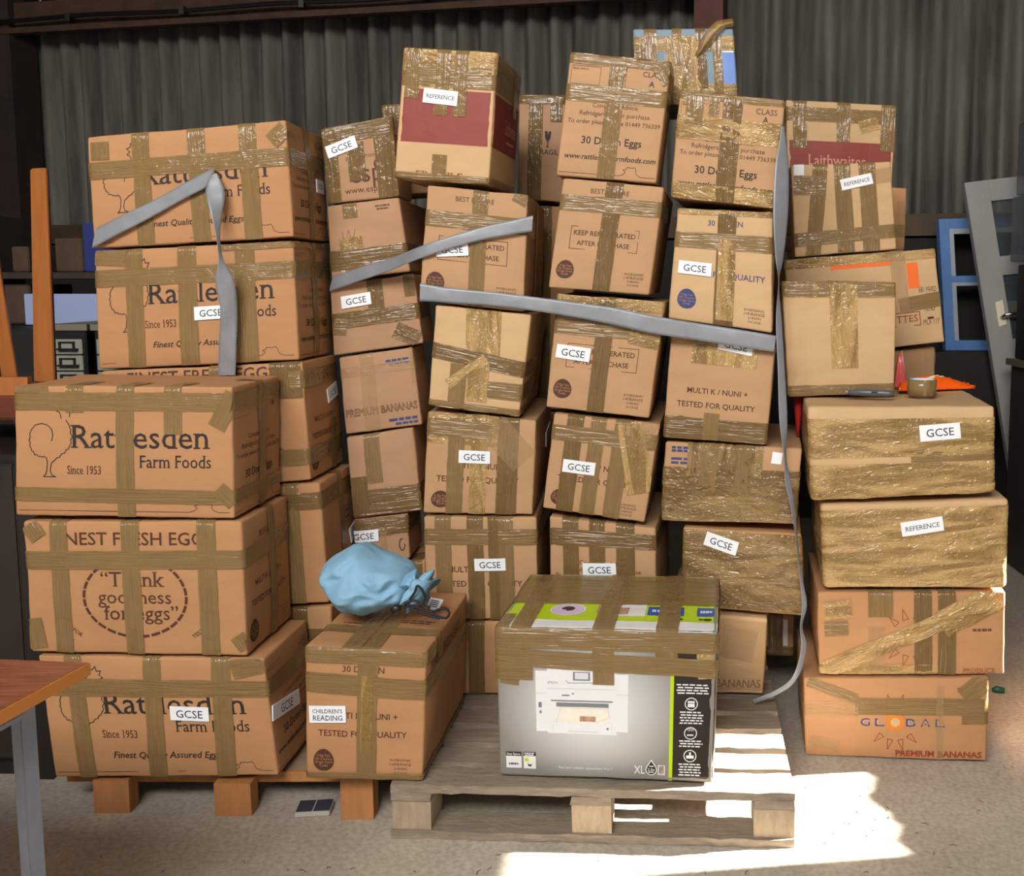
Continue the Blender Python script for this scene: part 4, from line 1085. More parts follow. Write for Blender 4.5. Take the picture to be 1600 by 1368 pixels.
# ================================================================== blue cloth bag
def bag():
    LB = mat('pale_blue_fleece', srgb(130, 172, 200), .9, var=.08, scale=7, bump=.3, bscale=120, spec=.15, bdist=.002)
    ztop = BAGTOP.S((BAGTOP.W * .4, .25, BAGTOP.H)).z
    sil = [(503,905),(506,890),(520,872),(543,862),(561,852),(585,862),(610,872),(632,880),(646,888),(651,905),(648,925),(632,936),(618,938),(597,948),(575,957),(560,950),(540,948),(528,938),(516,925)]
    Y0 = 2.56
    cpt = at(580, 906, Y0)
    t = thing('cloth_bag', Vector((cpt.x, Y0, ztop)), 'pale blue cloth drawstring bag lying on the children\'s reading carton', 'bag')
    out = [at(x, y, Y0) - cpt for x, y in sil]
    n = 120; m = 70
    def rad(an):
        best = None
        d = Vector((math.cos(an), 0, math.sin(an)))
        for i in range(len(out)):
            a, b_ = out[i], out[(i + 1) % len(out)]
            e = b_ - a; det = d.x * -e.z + d.z * e.x
            if abs(det) < 1e-9: continue
            r_ = (a.x * -e.z + a.z * e.x) / det; s_ = (d.x * a.z - d.z * a.x) / det
            if r_ > 0 and -1e-6 <= s_ <= 1 + 1e-6: best = r_ if best is None else max(best, r_)
        return best or .08
    RAD = [sum(rad(2 * math.pi * j / n + q * .045) for q in range(-3, 4)) / 7 for j in range(n)]
    V, F = [], []
    for k in range(m + 1):
        f = math.pi * k / m
        for j in range(n):
            an = 2 * math.pi * j / n
            rr = RAD[j]; sf = math.sin(f) ** .75
            p = Vector((math.cos(an) * rr * sf, -math.cos(f) * .105, math.sin(an) * rr * sf))
            wv = Vector((p.x * 7 + p.z * 6, p.y * 7, p.z * 9 - p.x * 4)) + .5 * noise.noise_vector(p * 9)
            rd = lambda q: 1 - (q * q + .025) ** .5 * 2.4
            fold = .012 * noise.noise(p * 11 + Vector((3, 1, 7))) + .016 * rd(noise.noise(wv)) + .007 * rd(noise.noise(wv * 2.3 + Vector((5, 2, 1))))
            p = p + Vector((p.x * .3, p.y * 4, p.z * .3)).normalized() * fold * 1.7 * (0.25 + .75 * abs(math.cos(f)))
            q = p + cpt
            q.z = max(q.z, ztop + .002)
            V.append(q)
    for k in range(m):
        for j in range(n): F.append((k * n + j, k * n + (j + 1) % n, (k + 1) * n + (j + 1) % n, (k + 1) * n + j))
    fix_normals(build('sack', V, F, LB, t, smooth=True))
    # gathered mouth of the bag
    V, F = [], []; n = 40
    c0, c1 = at(640, 906, 2.5), at(664, 932, 2.46)
    ax = (c1 - c0).normalized(); s1 = ax.cross(Vector((0, 1, 0))).normalized(); s2 = ax.cross(s1)
    for k in range(9):
        tt = k / 8
        for j in range(n):
            a = 2 * math.pi * j / n
            r_ = (.034 - .022 * math.sin(math.pi * min(1, tt * 1.6)) + .022 * max(0, tt - .5) * 2) * (1 + .22 * math.sin(a * 6 + 1) * (.3 + tt))
            q = c0 + ax * (.05 * tt) + s1 * math.cos(a) * r_ + s2 * math.sin(a) * r_ * .8
            q.z = max(q.z, ztop + .002); V.append(q)
    for k in range(8):
        for j in range(n): F.append((k * n + j, k * n + (j + 1) % n, (k + 1) * n + (j + 1) % n, (k + 1) * n + j))
    F.append(tuple(range(8 * n, 9 * n)))
    fix_normals(build('gathered_mouth', V, F, LB, t, smooth=True))
    CORD = mat('black_cord', srgb(20, 20, 24), .7)
    def cpts(px, Y): return [Vector((at(x, y, Y + d).x, Y + d, max(at(x, y, Y + d).z, ztop + .006))) for x, y, d in px]
    def smooth(P, n=6):
        R = []
        for k in range(len(P) - 1):
            g = [P[min(max(k + q, 0), len(P) - 1)] for q in (-1, 0, 1, 2)]
            for j in range(n):
                u = j / n
                R.append(.5 * (2 * g[1] + (g[2] - g[0]) * u + (2 * g[0] - 5 * g[1] + 4 * g[2] - g[3]) * u * u + (3 * g[1] - g[0] - 3 * g[2] + g[3]) * u ** 3))
        return R + [P[-1]]
    mb = MB()
    for px in ([(640,936,0),(648,925,0),(652,915,0),(660,922,0),(664,935,0),(656,945,0),(644,946,0),(632,948,0)],
               [(636,944,.0),(650,948,-.005),(668,954,-.005),(684,962,-.005),(697,965,-.005),(702,957,.01),(696,950,.02),(684,952,.02),(674,958,.01)],
               [(620,952,0),(632,944,0),(646,938,0),(658,942,0),(672,950,0)], [(640,950,-.01),(655,956,-.01),(672,962,-.01),(688,966,-.01)]):
        mb.tube(smooth(cpts(px, 2.44)), .0032, 7)
    mb.build('drawstring', CORD, t, smooth=True)
    mb = MB(); P = cpts([(612,953,0),(618,950,0),(625,948,0)], 2.44); mb.tube(P, [.008, .010, .008], 12); P = cpts([(625,947,0),(634,943,0)], 2.44); mb.tube(P, [.005, .006], 10)
    mb.build('cord_toggle', mat('black_plastic', srgb(30, 30, 32), .35), t, smooth=True)
    mb = MB(); a, b_, u2 = on_z(665, 950, ztop + .012), on_z(685, 954, ztop + .012), on_z(693, 937, ztop + .03)
    a.z = b_.z = ztop + .012; u2.z = ztop + .03; up = u2 - b_
    mb.hexa([a, b_, b_ + up, a + up] + [q + Vector((0, -.0003, .001)) for q in (a, b_, b_ + up, a + up)])
    tg = mb.build('care_tag', PAPER, t)
    mb = MB()
    for k in range(4):
        f0 = .2 + .17 * k; q0 = a.lerp(b_, .15) + up * f0 + Vector((0, -.0008, .0022)); q1 = a.lerp(b_, .8) + up * f0 + Vector((0, -.0008, .0022))
        mb.hexa([q0, q1, q1 + up * .06, q0 + up * .06] + [v + Vector((0, 0, .0003)) for v in (q0, q1, q1 + up * .06, q0 + up * .06)])
    mb.build('tag_print', PINK, tg)
bag()

# ================================================================== things on the free stack
ZS = at(1440, 632, 2.74).z + .003
def tape_roll():
    p = on_z(1440, 617.5, ZS); p.z = ZS
    t = thing('packing_tape_roll', p, 'roll of brown packing tape standing flat on the free stack', 'tape roll')
    Mr = Matrix.Translation(p + Vector((0, 0, .001)))
    mb = MB(); mb.lathe([(.0375, 0), (.0425, .0005), (.0428, .024), (.0425, .0475), (.0375, .048)], Mr, 48)
    mb.build('wound_tape', tape_mat('wound_brown_tape', (.22, .15, .06, 1), 1.0, .12, .2), t, smooth=True)
    mb = MB(); mb.lathe([(.0355, .0), (.0374, 0), (.0374, .048), (.0355, .048)], Mr, 48)
    mb.build('card_core', mat('pale_core', srgb(205, 208, 225), .7), t, smooth=True)
    mb = MB(); 
    for a0 in (-1.75, -1.3):
        mb.V += [Mr @ Vector((.0432 * math.cos(a0 + d), .0432 * math.sin(a0 + d), z)) for d in (0, .22) for z in (.001, .047)]
        i = len(mb.V) - 4; mb.F.append((i, i + 2, i + 3, i + 1))
    mb.build('loose_flap', TAPE, t)
tape_roll()
def knife():
    a, b_ = at(1316, 615, 2.93), at(1397, 619, 2.88)
    a.z = b_.z = ZS + .012; 
    t = thing('craft_knife', Vector(((a.x + b_.x) / 2, a.y, ZS)), 'slim grey craft knife lying at the foot of the plain square carton', 'knife')
    d = (b_ - a)
    mb = MB(); mb.tube([a + d * q for q in (.12, .16, .5, .9, 1.0)], [.006, .0095, .011, .0105, .006], 12)
    mb.build('handle', mat('dark_grey_plastic', srgb(82, 84, 90), .35), t, smooth=True)
    mb = MB(); mb.tube([a, a + d * .05, a + d * .13], [.001, .0035, .004], 6); mb.build('blade', mat('steel', (.55, .56, .58, 1), .25, metal=1), t)
    mb = MB(); q = a + d * .55 + Vector((0, -.010, .004)); mb.tube([q, q + d * .12], .0035, 8); mb.build('slide_button', BLACKM, t)
knife()
def packet(name, quad, h, label, col, seed, prints, puff=.016):
    """quad: four points on the carton top, far-left, far-right, near-right, near-left"""
    m = mat(label.split()[0] + '_foil', col, .28, var=.1, scale=20, bump=.35, bscale=30, coat=.3)
    A, B, D_, E = [on_z(x, y, ZS) for x, y in quad]
    t = thing(name, (A + B + D_ + E) / 4, label, 'packet')
    n = 26; V, F = [], []
    for side in (1, 0):
        for j in range(n + 1):
            for i in range(n + 1):
                u, v = i / n, j / n
                p = A.lerp(B, u).lerp(E.lerp(D_, u), v)
                e = (math.sin(math.pi * u) * math.sin(math.pi * v)) ** .55
                z = (h + puff * noise.noise(Vector((u * 4, v * 3, seed))) + .006 * noise.noise(Vector((u * 12, v * 9, seed)))) * e * side + .003 * side
                if u < .06 or u > .94: z += .004 * side * (1 + math.sin(v * 40))
                V.append(p + Vector((0, 0, z + .0015)))
    N = (n + 1) ** 2
    for j in range(n):
        for i in range(n):
            a = j * (n + 1) + i
            F.append((a, a + n + 1, a + n + 2, a + 1)); F.append((N + a, N + a + 1, N + a + n + 2, N + a + n + 1))
    rim = [i for i in range(n + 1)] + [(j + 1) * (n + 1) - 1 for j in range(1, n + 1)] + [n * (n + 1) + i for i in range(n - 1, -1, -1)] + [j * (n + 1) for j in range(n - 1, 0, -1)]
    for k in range(len(rim)):
        a, c = rim[k], rim[(k + 1) % len(rim)]; F.append((a, c, N + c, N + a))
    ms = [m]; mi = [0] * len(F)
    for u0, u1, v0, v1, pm in prints:
        if pm not in ms: ms.append(pm)
        for j in range(n):
            for i in range(n):
                u, v = (i + .5) / n, (j + .5) / n
                if u0 <= u <= u1 and v0 <= v <= v1: mi[(j * n + i) * 2] = ms.index(pm)
    o = fix_normals(build('wrapper', V, F, ms, t, mi, smooth=True))
    return t, o, (A, B, D_, E), h
PKH = .036
SPOT = mat('packet_cream', srgb(235, 215, 170), .4); BRN = mat('packet_brown', srgb(90, 40, 20), .4)
t, o, (A, B, D_, E), h = packet('snack_packet', ((1404,607),(1484,603.6),(1524,607.6),(1404,611.5)), PKH, 'orange foil snack packet with cream lettering behind the tape roll', srgb(238, 92, 12), 3.0, [])
# wavy lettering blobs on its upper face
mb = MB()
def onp(u, v, z):
    p = A.lerp(B, u).lerp(E.lerp(D_, u), v); e = (math.sin(math.pi * u) * math.sin(math.pi * v)) ** .55
    zz = (PKH + .016 * noise.noise(Vector((u * 4, v * 3, 3.0))) + .006 * noise.noise(Vector((u * 12, v * 9, 3.0)))) * e + .0045
    return p + Vector((0, -.001, zz + z))
for u, v, ru, rv in ((.34, .6, .05, .1), (.42, .62, .045, .14), (.5, .58, .05, .11), (.58, .62, .04, .13), (.66, .58, .05, .12), (.73, .62, .035, .1)):
    i = len(mb.V); mb.V += [onp(u, v, .0014)] + [onp(u + ru * math.cos(a) * (1 + .3 * math.sin(3 * a)), v + rv * math.sin(a), .0014) for a in [k * math.pi / 8 for k in range(16)]]
    mb.F += [(i, i + 1 + k, i + 1 + (k + 1) % 16) for k in range(16)]
build('packet_lettering', mb.V, mb.F, SPOT, t)
t, o, _, _ = packet('sweet_packet', ((1397,603.6),(1413,603.3),(1416,605.2),(1398,605.8)), .11, 'coral pink packet poking out behind the plain square carton', srgb(240, 105, 100), 5.0, [(.6, .95, .55, .8, WHITE)], .02)

# red cloth hanging in the gap
mb = MB(); P = [at(1247, y, 3.06) for y in (618, 635, 660, 690)]; P[0].z = RBASE - .002
mb.tube(P, [.013, .012, .008, .002], 14); o = mb.build('red_cloth', mat('red_fabric', srgb(165, 12, 14), .8, bump=.3, bscale=60), None, smooth=True)
o['label'] = 'red cloth point hanging in the dark gap beneath the plain square carton'; o['category'] = 'cloth'

# ================================================================== table at the near corner
def table():
    A = on_z(141, 1034, .72); e1 = Vector((-.995, .09, 0)).normalized(); e2 = Vector((-.15, -.99, 0)).normalized()
    t = thing('folding_table', Vector((A.x - .5, A.y - .4, 0)), 'wood topped table with orange edge and grey steel legs beside the front corner stack', 'table')
    L, D2 = 1.25, .72
    c = [A, A + e2 * D2, A + e2 * D2 + e1 * L, A + e1 * L]
    mb = MB(); mb.hexa([v + Vector((0, 0, -.022)) for v in c] + [v + Vector((0, 0, -.0008)) for v in c])
    mb.build('edge_banding', mat('orange_edge', srgb(206, 128, 48), .45), t)
    i_ = [A + (e1 + e2) * .002, A + e2 * (D2 - .002) + e1 * .002, A + e2 * (D2 - .002) + e1 * (L - .002), A + e1 * (L - .002) + e2 * .002]
    mb = MB(); mb.hexa([v + Vector((0, 0, -.0015)) for v in i_] + list(i_))
    mb.build('tabletop', mat('red_brown_laminate', srgb(134, 80, 58), .3, var=.45, scale=5, stretch=(2.5, 30, 3)), t)
    STEEL = mat('grey_steel_leg', srgb(138, 144, 158), .4, metal=.3, var=.1, scale=12)
    for k, (a, b_) in enumerate(((.055, .09), (L - .1, .09), (.055, D2 - .1), (L - .1, D2 - .1))):
        p = A + e1 * a + e2 * b_
        mb = MB(); Ml = Matrix.Translation(Vector((p.x, p.y, 0))) @ Matrix.Rotation(math.radians(-25), 4, 'Z')
        mb.box(-.0135, .0135, -.0135, .0135, 0, .697, Ml); mb.build('leg', STEEL, t, bevel=.002)
    mb = MB(); p, q = A + e1 * .055 + e2 * .09, A + e1 * .055 + e2 * (D2 - .1)
    mb.tube([p + Vector((0, 0, -.05)), q + Vector((0, 0, -.05))], .012, 8); mb.build('frame_rail', STEEL, t)
table()

# ================================================================== furniture behind the corner
def upturned_table():
    z0 = at(40, 612, 2.95).z
    t = thing('upturned_table', at(0, 640, 2.95), 'red brown table lying upside down with orange wooden legs in the air', 'table')
    OR = mat('orange_varnished_wood', srgb(160, 97, 50), .35, var=.14, scale=5, stretch=(8, 8, 1))
    a = at(92, 596, 2.95)
    mb = MB(); mb.box(a.x - 1.5, a.x - .03, 2.84, 3.3, a.z - .10, a.z - .035); mb.build('tabletop', mat('red_brown_top', srgb(96, 48, 34), .25, var=.2), t, bevel=.006)
    mb = MB(); mb.box(a.x - 1.5, a.x - .03, 3.03, 3.28, a.z - .135, a.z - .101); mb.build('edge_strip', OR, t)
    mb = MB(); mb.box(a.x - 1.48, a.x - .05, 2.88, 2.9, a.z - .034, a.z + .02); mb.build('apron', OR, t)
    def leg(px):
        mb = MB(); c = [at(x, y, Y) for x, y, Y in px]; mb.hexa(c); mb.build('leg', OR, t, bevel=.004)
    leg([(53,598,2.93),(86,598,2.90),(90,598,2.96),(60,598,2.99),(47,263,2.93),(73,262,2.90),(76,264,2.96),(52,265,2.99)])
    leg([(4,600,2.95),(29,600,2.92),(32,600,2.98),(8,600,3.01),(-34,330,2.95),(-14,330,2.92),(-12,332,2.98),(-32,332,3.01)])
upturned_table()
def cabinet():
    x1 = on_z(42, 1268, 0); 
    t = thing('dark_cabinet', Vector((x1.x - .3, 2.7, 0)), 'black wooden cabinet standing under the upturned table', 'cabinet')
    DK = mat('black_stained_wood', srgb(34, 27, 24), .4, var=.2)
    zt = at(40, 612, 2.95).z - .14
    mb = MB(); mb.box(x1.x - .9, x1.x - .03, 2.66, 3.25, .0, zt); mb.build('carcass', DK, t, bevel=.004)
    mb = MB(); mb.box(x1.x - .9, x1.x - .085, 2.63, 2.658, .06, zt - .02); mb.build('door', mat('dark_brown_door', srgb(44, 36, 31), .35, var=.2), t, bevel=.004)
    mb = MB(); mb.box(x1.x - .083, x1.x - .03, 2.632, 2.658, .0, zt - .005); mb.build('stile', DK, t)
cabinet()
def bg_box(name, x0, y0, x1, y1, Y, dep, m, label, cat, group=None, floor=False, bevel=.004):
    a, b_ = at(x0, y1, Y), at(x1, y0, Y)
    t = thing(name, Vector(((a.x + b_.x) / 2, Y + dep / 2, 0 if floor else a.z)), label, cat, group)
    mb = MB(); mb.box(a.x, b_.x, Y, Y + dep, 0 if floor else a.z, b_.z); mb.build('carcass', m, t, bevel=bevel)
    return t, a, b_
CARCASS = mat('black_steel', srgb(24, 24, 26), .4); DRAW = mat('grey_green_steel', srgb(146, 146, 134), .45)
def card_index(x0, x1, Y, label):
    t, a, b_ = bg_box('card_index_cabinet', x0, 516, x1, 640, Y, .45, CARCASS, label, 'cabinet', 'card index cabinets', floor=True)
    mb = MB(); mb.box(a.x - .01, b_.x + .01, Y - .01, Y + .46, b_.z, b_.z + .025); mb.build('cabinet_top', mat('dusty_top', srgb(120, 112, 98), .7), t)
    for k in range(9):
        zt = b_.z - .035 - k * .066
        if zt < .1: break
        mb = MB(); mb.box(a.x + .012, b_.x - .012, Y - .012, Y - .0005, zt - .06, zt); d = mb.build('drawer', DRAW, t, bevel=.002)
        xc = (a.x + b_.x) / 2
        mb = MB()
        for q in (-.028, .028): mb.box(xc + q - .004, xc + q + .004, Y - .02, Y - .0125, zt - .036, zt - .012)
        mb.box(xc - .032, xc + .032, Y - .02, Y - .0125, zt - .014, zt - .009); mb.box(xc - .036, xc + .045, Y - .032, Y - .0125, zt - .043, zt - .036)
        mb.build('handle', CARCASS, d)
card_index(86, 134, 4.0, 'grey drawered card index cabinet between the orange table leg and the corner stack')
card_index(154, 205, 4.0, 'second card index cabinet half hidden behind the corner stack')
t, a, b_ = bg_box('storage_chest', -60, 514, 80, 640, 4.05, .5, mat('black_chest', srgb(18, 17, 17), .6), 'black chest behind the two raised orange table legs', 'chest', floor=True)
bg_box('pale_blue_panel', 40, 459, 172, 507, 4.35, .05, mat('pale_blue_paint', srgb(150, 165, 205), .5), 'pale blue panel standing on the card index cabinets', 'panel', bevel=.002)
bg_box('blue_crate', 132, 348, 178, 424, 4.6, .3, mat('deep_blue_plastic', srgb(28, 40, 110), .5), 'deep blue plastic crate high behind the corner stack', 'crate')
DKC = mat('old_brown_card', srgb(74, 55, 40), .8, var=.25)
tt = thing('storage_shelf', Vector((at(90, 600, 4.7).x, 4.9, 0)), 'dark timber shelf unit against the sheeting wall behind the orange table leg', 'shelf')
DKW = mat('dark_old_timber', srgb(52, 40, 32), .8, var=.25, scale=6)
xa, xb = at(-60, 500, 4.6).x, at(250, 500, 4.6).x
for yy in (425, 508, 620, 760):
    z_ = at(100, yy, 4.6).z; mb = MB(); mb.box(xa, xb, 4.55, 5.1, z_ - .03, z_ - .001); mb.build('shelf_board', DKW, tt)
for x_ in (xa - .04, xb):
    mb = MB(); mb.box(x_, x_ + .04, 4.55, 5.1, 0, at(100, 330, 4.6).z); mb.build('upright', DKW, tt)
for x0, y0, x1, y1, lb in ((10, 444, 46, 505, 'old brown carton on the dark shelf between the orange table legs'), (88, 372, 128, 424, 'old brown carton on the upper dark shelf beside the blue crate'), (20, 385, 44, 424, 'small old carton on the upper dark shelf between the orange table legs')):
    bg_box('old_carton', x0, y0, x1, y1, 4.62, .35, DKC, lb, 'box', 'old cartons on the dark shelf')

# ================================================================== things leaning on the far wall
def framed(name, quad, Y, dep, bars, m, label, cat, tilt=0.0, panel=None):
    b = Carton(quad, Y, 0, dep, r=.002, bulge=0, ruff=0)
    t = thing(name, b.base, label, cat)
    for nm, u0, u1, v0, v1, mm in bars:
        mb = MB(); W_, H_ = b.W, b.H
        c = [b.world((u * W_, y, (1 - v) * H_)) for y in ((0, dep) if mm is not panel else (dep * .4, dep * .6)) for u, v in ((u0, v1), (u1, v1), (u1, v0), (u0, v0))]
        mb.hexa([c[0], c[4], c[5], c[1], c[3], c[7], c[6], c[2]]); mb.build(nm, mm, t, bevel=.002 if mm is m else 0)
    return t, b
GREYP = mat('grey_gloss_paint', srgb(150, 150, 148), .45, var=.07, scale=4)
GL = mat('dusty_glass', (.10, .12, .13, 1), .08, alpha=.35)
t, b = framed('panelled_door', ((1507,284),(1660,266),(1748,905),(1595,930)), 5.0, .045,
       [('stile', 0, .24, 0, 1, GREYP), ('stile', .78, 1, 0, 1, GREYP), ('rail', .2401, .7799, 0, .055, GREYP), ('rail', .2401, .7799, .2, .25, GREYP), ('rail', .2401, .7799, .42, .47, GREYP), ('panel', .2401, .7799, .4701, 1, GREYP),
        ('glass', .2401, .7799, .055, .2, GL), ('glass', .2401, .7799, .25, .42, GL)], GREYP, 'grey painted door with glazed openings leaning against the sheeting wall', 'door', panel=GL)
mb = MB(); c = [b.world((u * b.W, y, (1 - v) * b.H)) for y in (-.006, -.0005) for u, v in ((.115, .385), (.195, .38), (.195, .315), (.115, .32))]
mb.hexa([c[0], c[4], c[5], c[1], c[3], c[7], c[6], c[2]]); pl_ = mb.build('handle_plate', mat('cream_plate', srgb(225, 215, 190), .4), t)
q = lambda u, v, y: b.world((u * b.W, y, (1 - v) * b.H))
mb = MB(); mb.tube([q(.15, .36, -.007), q(.15, .357, -.04), q(.17, .352, -.05), q(.26, .352, -.05), q(.36, .353, -.048), q(.37, .358, -.03)], .008, 10); mb.build('lever', mat('chrome', (.6, .6, .6, 1), .2, metal=1), pl_, smooth=True)
BLP = mat('blue_frame_paint', srgb(92, 135, 195), .5, var=.12, scale=9)
WHF = mat('grey_white_bead', srgb(168, 176, 190), .5, var=.1)
t, b = framed('window_sash', ((1467,341),(1606,336),(1612,548),(1478,548)), 5.3, .06,
       [('stile', 0, .11, 0, 1, BLP), ('stile', .89, 1, 0, 1, BLP), ('rail', .1101, .8899, 0, .075, BLP), ('rail', .1101, .8899, .43, .48, BLP), ('rail', .1101, .8899, .92, 1, BLP),
        ('bead', .1102, .16, .0752, .43, WHF), ('bead', .1602, .8898, .0752, .115, WHF), ('bead', .1102, .16, .4802, .92, WHF), ('bead', .1602, .8898, .4802, .505, WHF)], BLP, 'old blue painted window frame standing beside the grey door', 'window frame')
bg_box('dark_chest', 1440, 550, 1560, 900, 5.15, .3, mat('black_chest_paint', srgb(26, 23, 21), .6), 'dark chest behind the free stack on which the blue window frame stands', 'chest', floor=True)
t, a, b_ = bg_box('side_cabinet', 1606, 578, 1720, 880, 4.5, .3, mat('dark_panel', srgb(52, 46, 42), .5, var=.1), 'dark cabinet with brown top standing in front of the grey door', 'cabinet', floor=True)
mb = MB(); mb.box(a.x - .02, b_.x, 4.46, 4.82, b_.z + .0005, b_.z + .03); mb.build('cabinet_top', mat('brown_top', srgb(104, 88, 72), .5, var=.15), t)
zc_ = b_.z + .031
SMOKE = mat('smoky_plastic', srgb(88, 94, 98), .3, alpha=.55, bump=.3, bscale=60)
for x0, y0, y1, lb in ((1606, 302, 408, 'lower smoky plastic crate on the dark cabinet beside the grey door'), (1616, 182, 299, 'upper smoky plastic crate on the dark cabinet beside the grey door')):
    bg_box('plastic_crate', x0, y0, 1720, y1, 4.55, .22, SMOKE, lb, 'crate', 'smoky plastic crates')
bg_box('black_box', 1620, 412, 1720, 566, 4.52, .27, mat('black_box_paint', srgb(14, 13, 13), .5), 'black box on the dark cabinet under the smoky crates', 'box')
t = thing('wire_basket', at(1578, 560, 5.2), 'wire basket with cream lid seen beside the door lever', 'basket')
mb = MB()
for k in range(7):
    mb.tube([at(1562 + k * 3, 488, 5.2), at(1564 + k * 3, 560, 5.2)], .0016, 5); mb.tube([at(1560, 490 + k * 11, 5.2), at(1590, 490 + k * 11, 5.2)], .0016, 5)
mb.build('wires', mat('grey_wire', srgb(90, 90, 80), .5), t)
a, b_ = at(1563, 487, 5.19), at(1592, 470, 5.19); mb = MB(); mb.box(a.x, b_.x, 5.19, 5.25, a.z, b_.z); mb.build('lid', mat('cream_lid', srgb(176, 160, 130), .7), t)

# ================================================================== small things on the floor
p0 = on_z(492, 1268, 0)
t = thing('tile_sample', p0, 'pale slab with two dark blue squares lying on the concrete before the ochre pallet', 'tile')
Mf = Matrix.Translation(p0) @ Matrix.Rotation(math.radians(6), 4, 'Z')
mb = MB(); mb.box(-.045, .043, -.026, .034, .001, .014, Mf); mb.build('slab', mat('pale_slab', srgb(176, 170, 160), .7), t, bevel=.002)
for x0, x1 in ((-.043, -.003), (.001, .041)):
    mb = MB(); mb.box(x0, x1, -.022, .032, .0141, .0165, Mf); mb.build('square', mat('dark_blue_square', srgb(58, 58, 74), .35), t)
a = on_z(1560, 1082, 0); mb = MB(); mb.tube([a + Vector((-.02, 0, .012)), a + Vector((-.005, 0, .013)), a + Vector((.018, -.005, .011))], [.006, .011, .009], 10)
o = mb.build('green_cap', mat('green_plastic', srgb(30, 95, 85), .5), None, smooth=True); o['label'] = 'small dark green plastic cap on the concrete behind the free stack'; o['category'] = 'cap'
rng = random.Random(5)
STRAW = mat('dry_straw', srgb(70, 58, 42), .8); CHIP = mat('pale_chip', srgb(170, 160, 145), .8)
mb = MB(); mc = MB()
for k in range(170):
    x, y = rng.uniform(20, 1590), rng.uniform(1240, 1366)
    if k % 3 == 0 : x = rng.uniform(1240, 1590); y = rng.uniform(1040, 1366)
    if y < 1332 and x < 1260 or y < 1215 and x < 1560: continue
    p = on_z(x, y, .001)
    a_ = rng.uniform(0, 6.28); L = rng.uniform(.004, .022)
    if k % 2: mb.tube([p + Vector((0, 0, .001)), p + Vector((math.cos(a_) * L * .5, math.sin(a_) * L * .5, .002)), p + Vector((math.cos(a_ + .3) * L, math.sin(a_ + .3) * L, .001))], .0008, 4)
    else: 
        r_ = rng.uniform(.002, .006); i = len(mc.V); mc.V += [p + Vector((r_, 0, 0)), p + Vector((-r_ * .5, r_ * .8, 0)), p + Vector((-r_ * .5, -r_ * .8, 0)), p + Vector((0, 0, r_ * .9))]; mc.F += [(i, i+1, i+2), (i, i+3, i+1), (i+1, i+3, i+2), (i+2, i+3, i)]
V_ = mb.V + mc.V; F_ = mb.F + [tuple(len(mb.V) + q for q in f) for f in mc.F]
o = fix_normals(build('floor_debris', V_, F_, [STRAW, CHIP], None, [0] * len(mb.F) + [1] * len(mc.F)))
o['label'] = 'bits of straw and chippings scattered over the dusty concrete'; o['category'] = 'debris'; o['kind'] = 'stuff'

# ================================================================== the barn itself
def struct(o): o['kind'] = 'structure'; return o
def floor_mat():
    m, nt, bs = new_mat('dusty_concrete'); tc = nt.nodes.new('ShaderNodeTexCoord')
    n1 = nt.nodes.new('ShaderNodeTexNoise'); n1.inputs['Scale'].default_value = 2.2; n1.inputs['Detail'].default_value = 8; n1.inputs['Roughness'].default_value = .7
    r1 = nt.nodes.new('ShaderNodeValToRGB'); r1.color_ramp.elements[0].position = .3; r1.color_ramp.elements[1].position = .72
    r1.color_ramp.elements[0].color = (.36, .31, .25, 1); r1.color_ramp.elements[1].color = (.56, .5, .42, 1)
    n2 = nt.nodes.new('ShaderNodeTexNoise'); n2.inputs['Scale'].default_value = 70; n2.inputs['Detail'].default_value = 5
    r2 = nt.nodes.new('ShaderNodeValToRGB'); r2.color_ramp.elements[0].position = .3; r2.color_ramp.elements[1].position = .62; r2.color_ramp.elements[0].color = (.62, .6, .58, 1); r2.color_ramp.elements[1].color = (1, 1, 1, 1)
    mx = nt.nodes.new('ShaderNodeMixRGB'); mx.blend_type = 'MULTIPLY'; mx.inputs[0].default_value = .7
    bp = nt.nodes.new('ShaderNodeBump'); bp.inputs['Strength'].default_value = .35; bp.inputs['Distance'].default_value = .004
    for n in (n1, n2): nt.links.new(tc.outputs['Object'], n.inputs['Vector'])
    nt.links.new(n1.outputs['Fac'], r1.inputs[0]); nt.links.new(n2.outputs['Fac'], r2.inputs[0]); nt.links.new(r1.outputs[0], mx.inputs[1]); nt.links.new(r2.outputs[0], mx.inputs[2])
    nt.links.new(mx.outputs[0], bs.inputs['Base Color']); nt.links.new(n2.outputs['Fac'], bp.inputs['Height']); nt.links.new(bp.outputs[0], bs.inputs['Normal']); bs.inputs['Roughness'].default_value = .85
    return m
mb = MB(); mb.box(-6.5, 6, -6, 8, -.15, 0); struct(mb.build('floor', floor_mat()))
wa = math.atan(-.2)
MW = Matrix.Translation(Vector((0, 6.0, 0))) @ Matrix.Rotation(wa, 4, 'Z')     # the sheeted wall runs at an angle
SHEET = mat('grey_fibre_cement', (.105, .098, .082, 1), .85, var=.6, scale=2.6, bump=.3, bscale=50, stretch=(3.2, 3.2, .35))
def corrugated(name, x0, x1, f, m, L0, L1, pitch=.146, amp=.042, nl=2):
    V, F = [], []; n = int((x1 - x0) / pitch * 10)
    for j in range(nl):
        for i in range(n + 1):
            x = x0 + (x1 - x0) * i / n
            V.append(f(x, amp * math.cos(2 * math.pi * x / pitch), L0 + (L1 - L0) * j / (nl - 1)))
    for j in range(nl - 1):
        for i in range(n): a = j * (n + 1) + i; F.append((a, a + 1, a + n + 2, a + n + 1))
    return build(name, V, F, m, None, smooth=True)
def thick(o, t=.012):
    md = o.modifiers.new('thickness', 'SOLIDIFY'); md.thickness = t; md.offset = 0
    return o
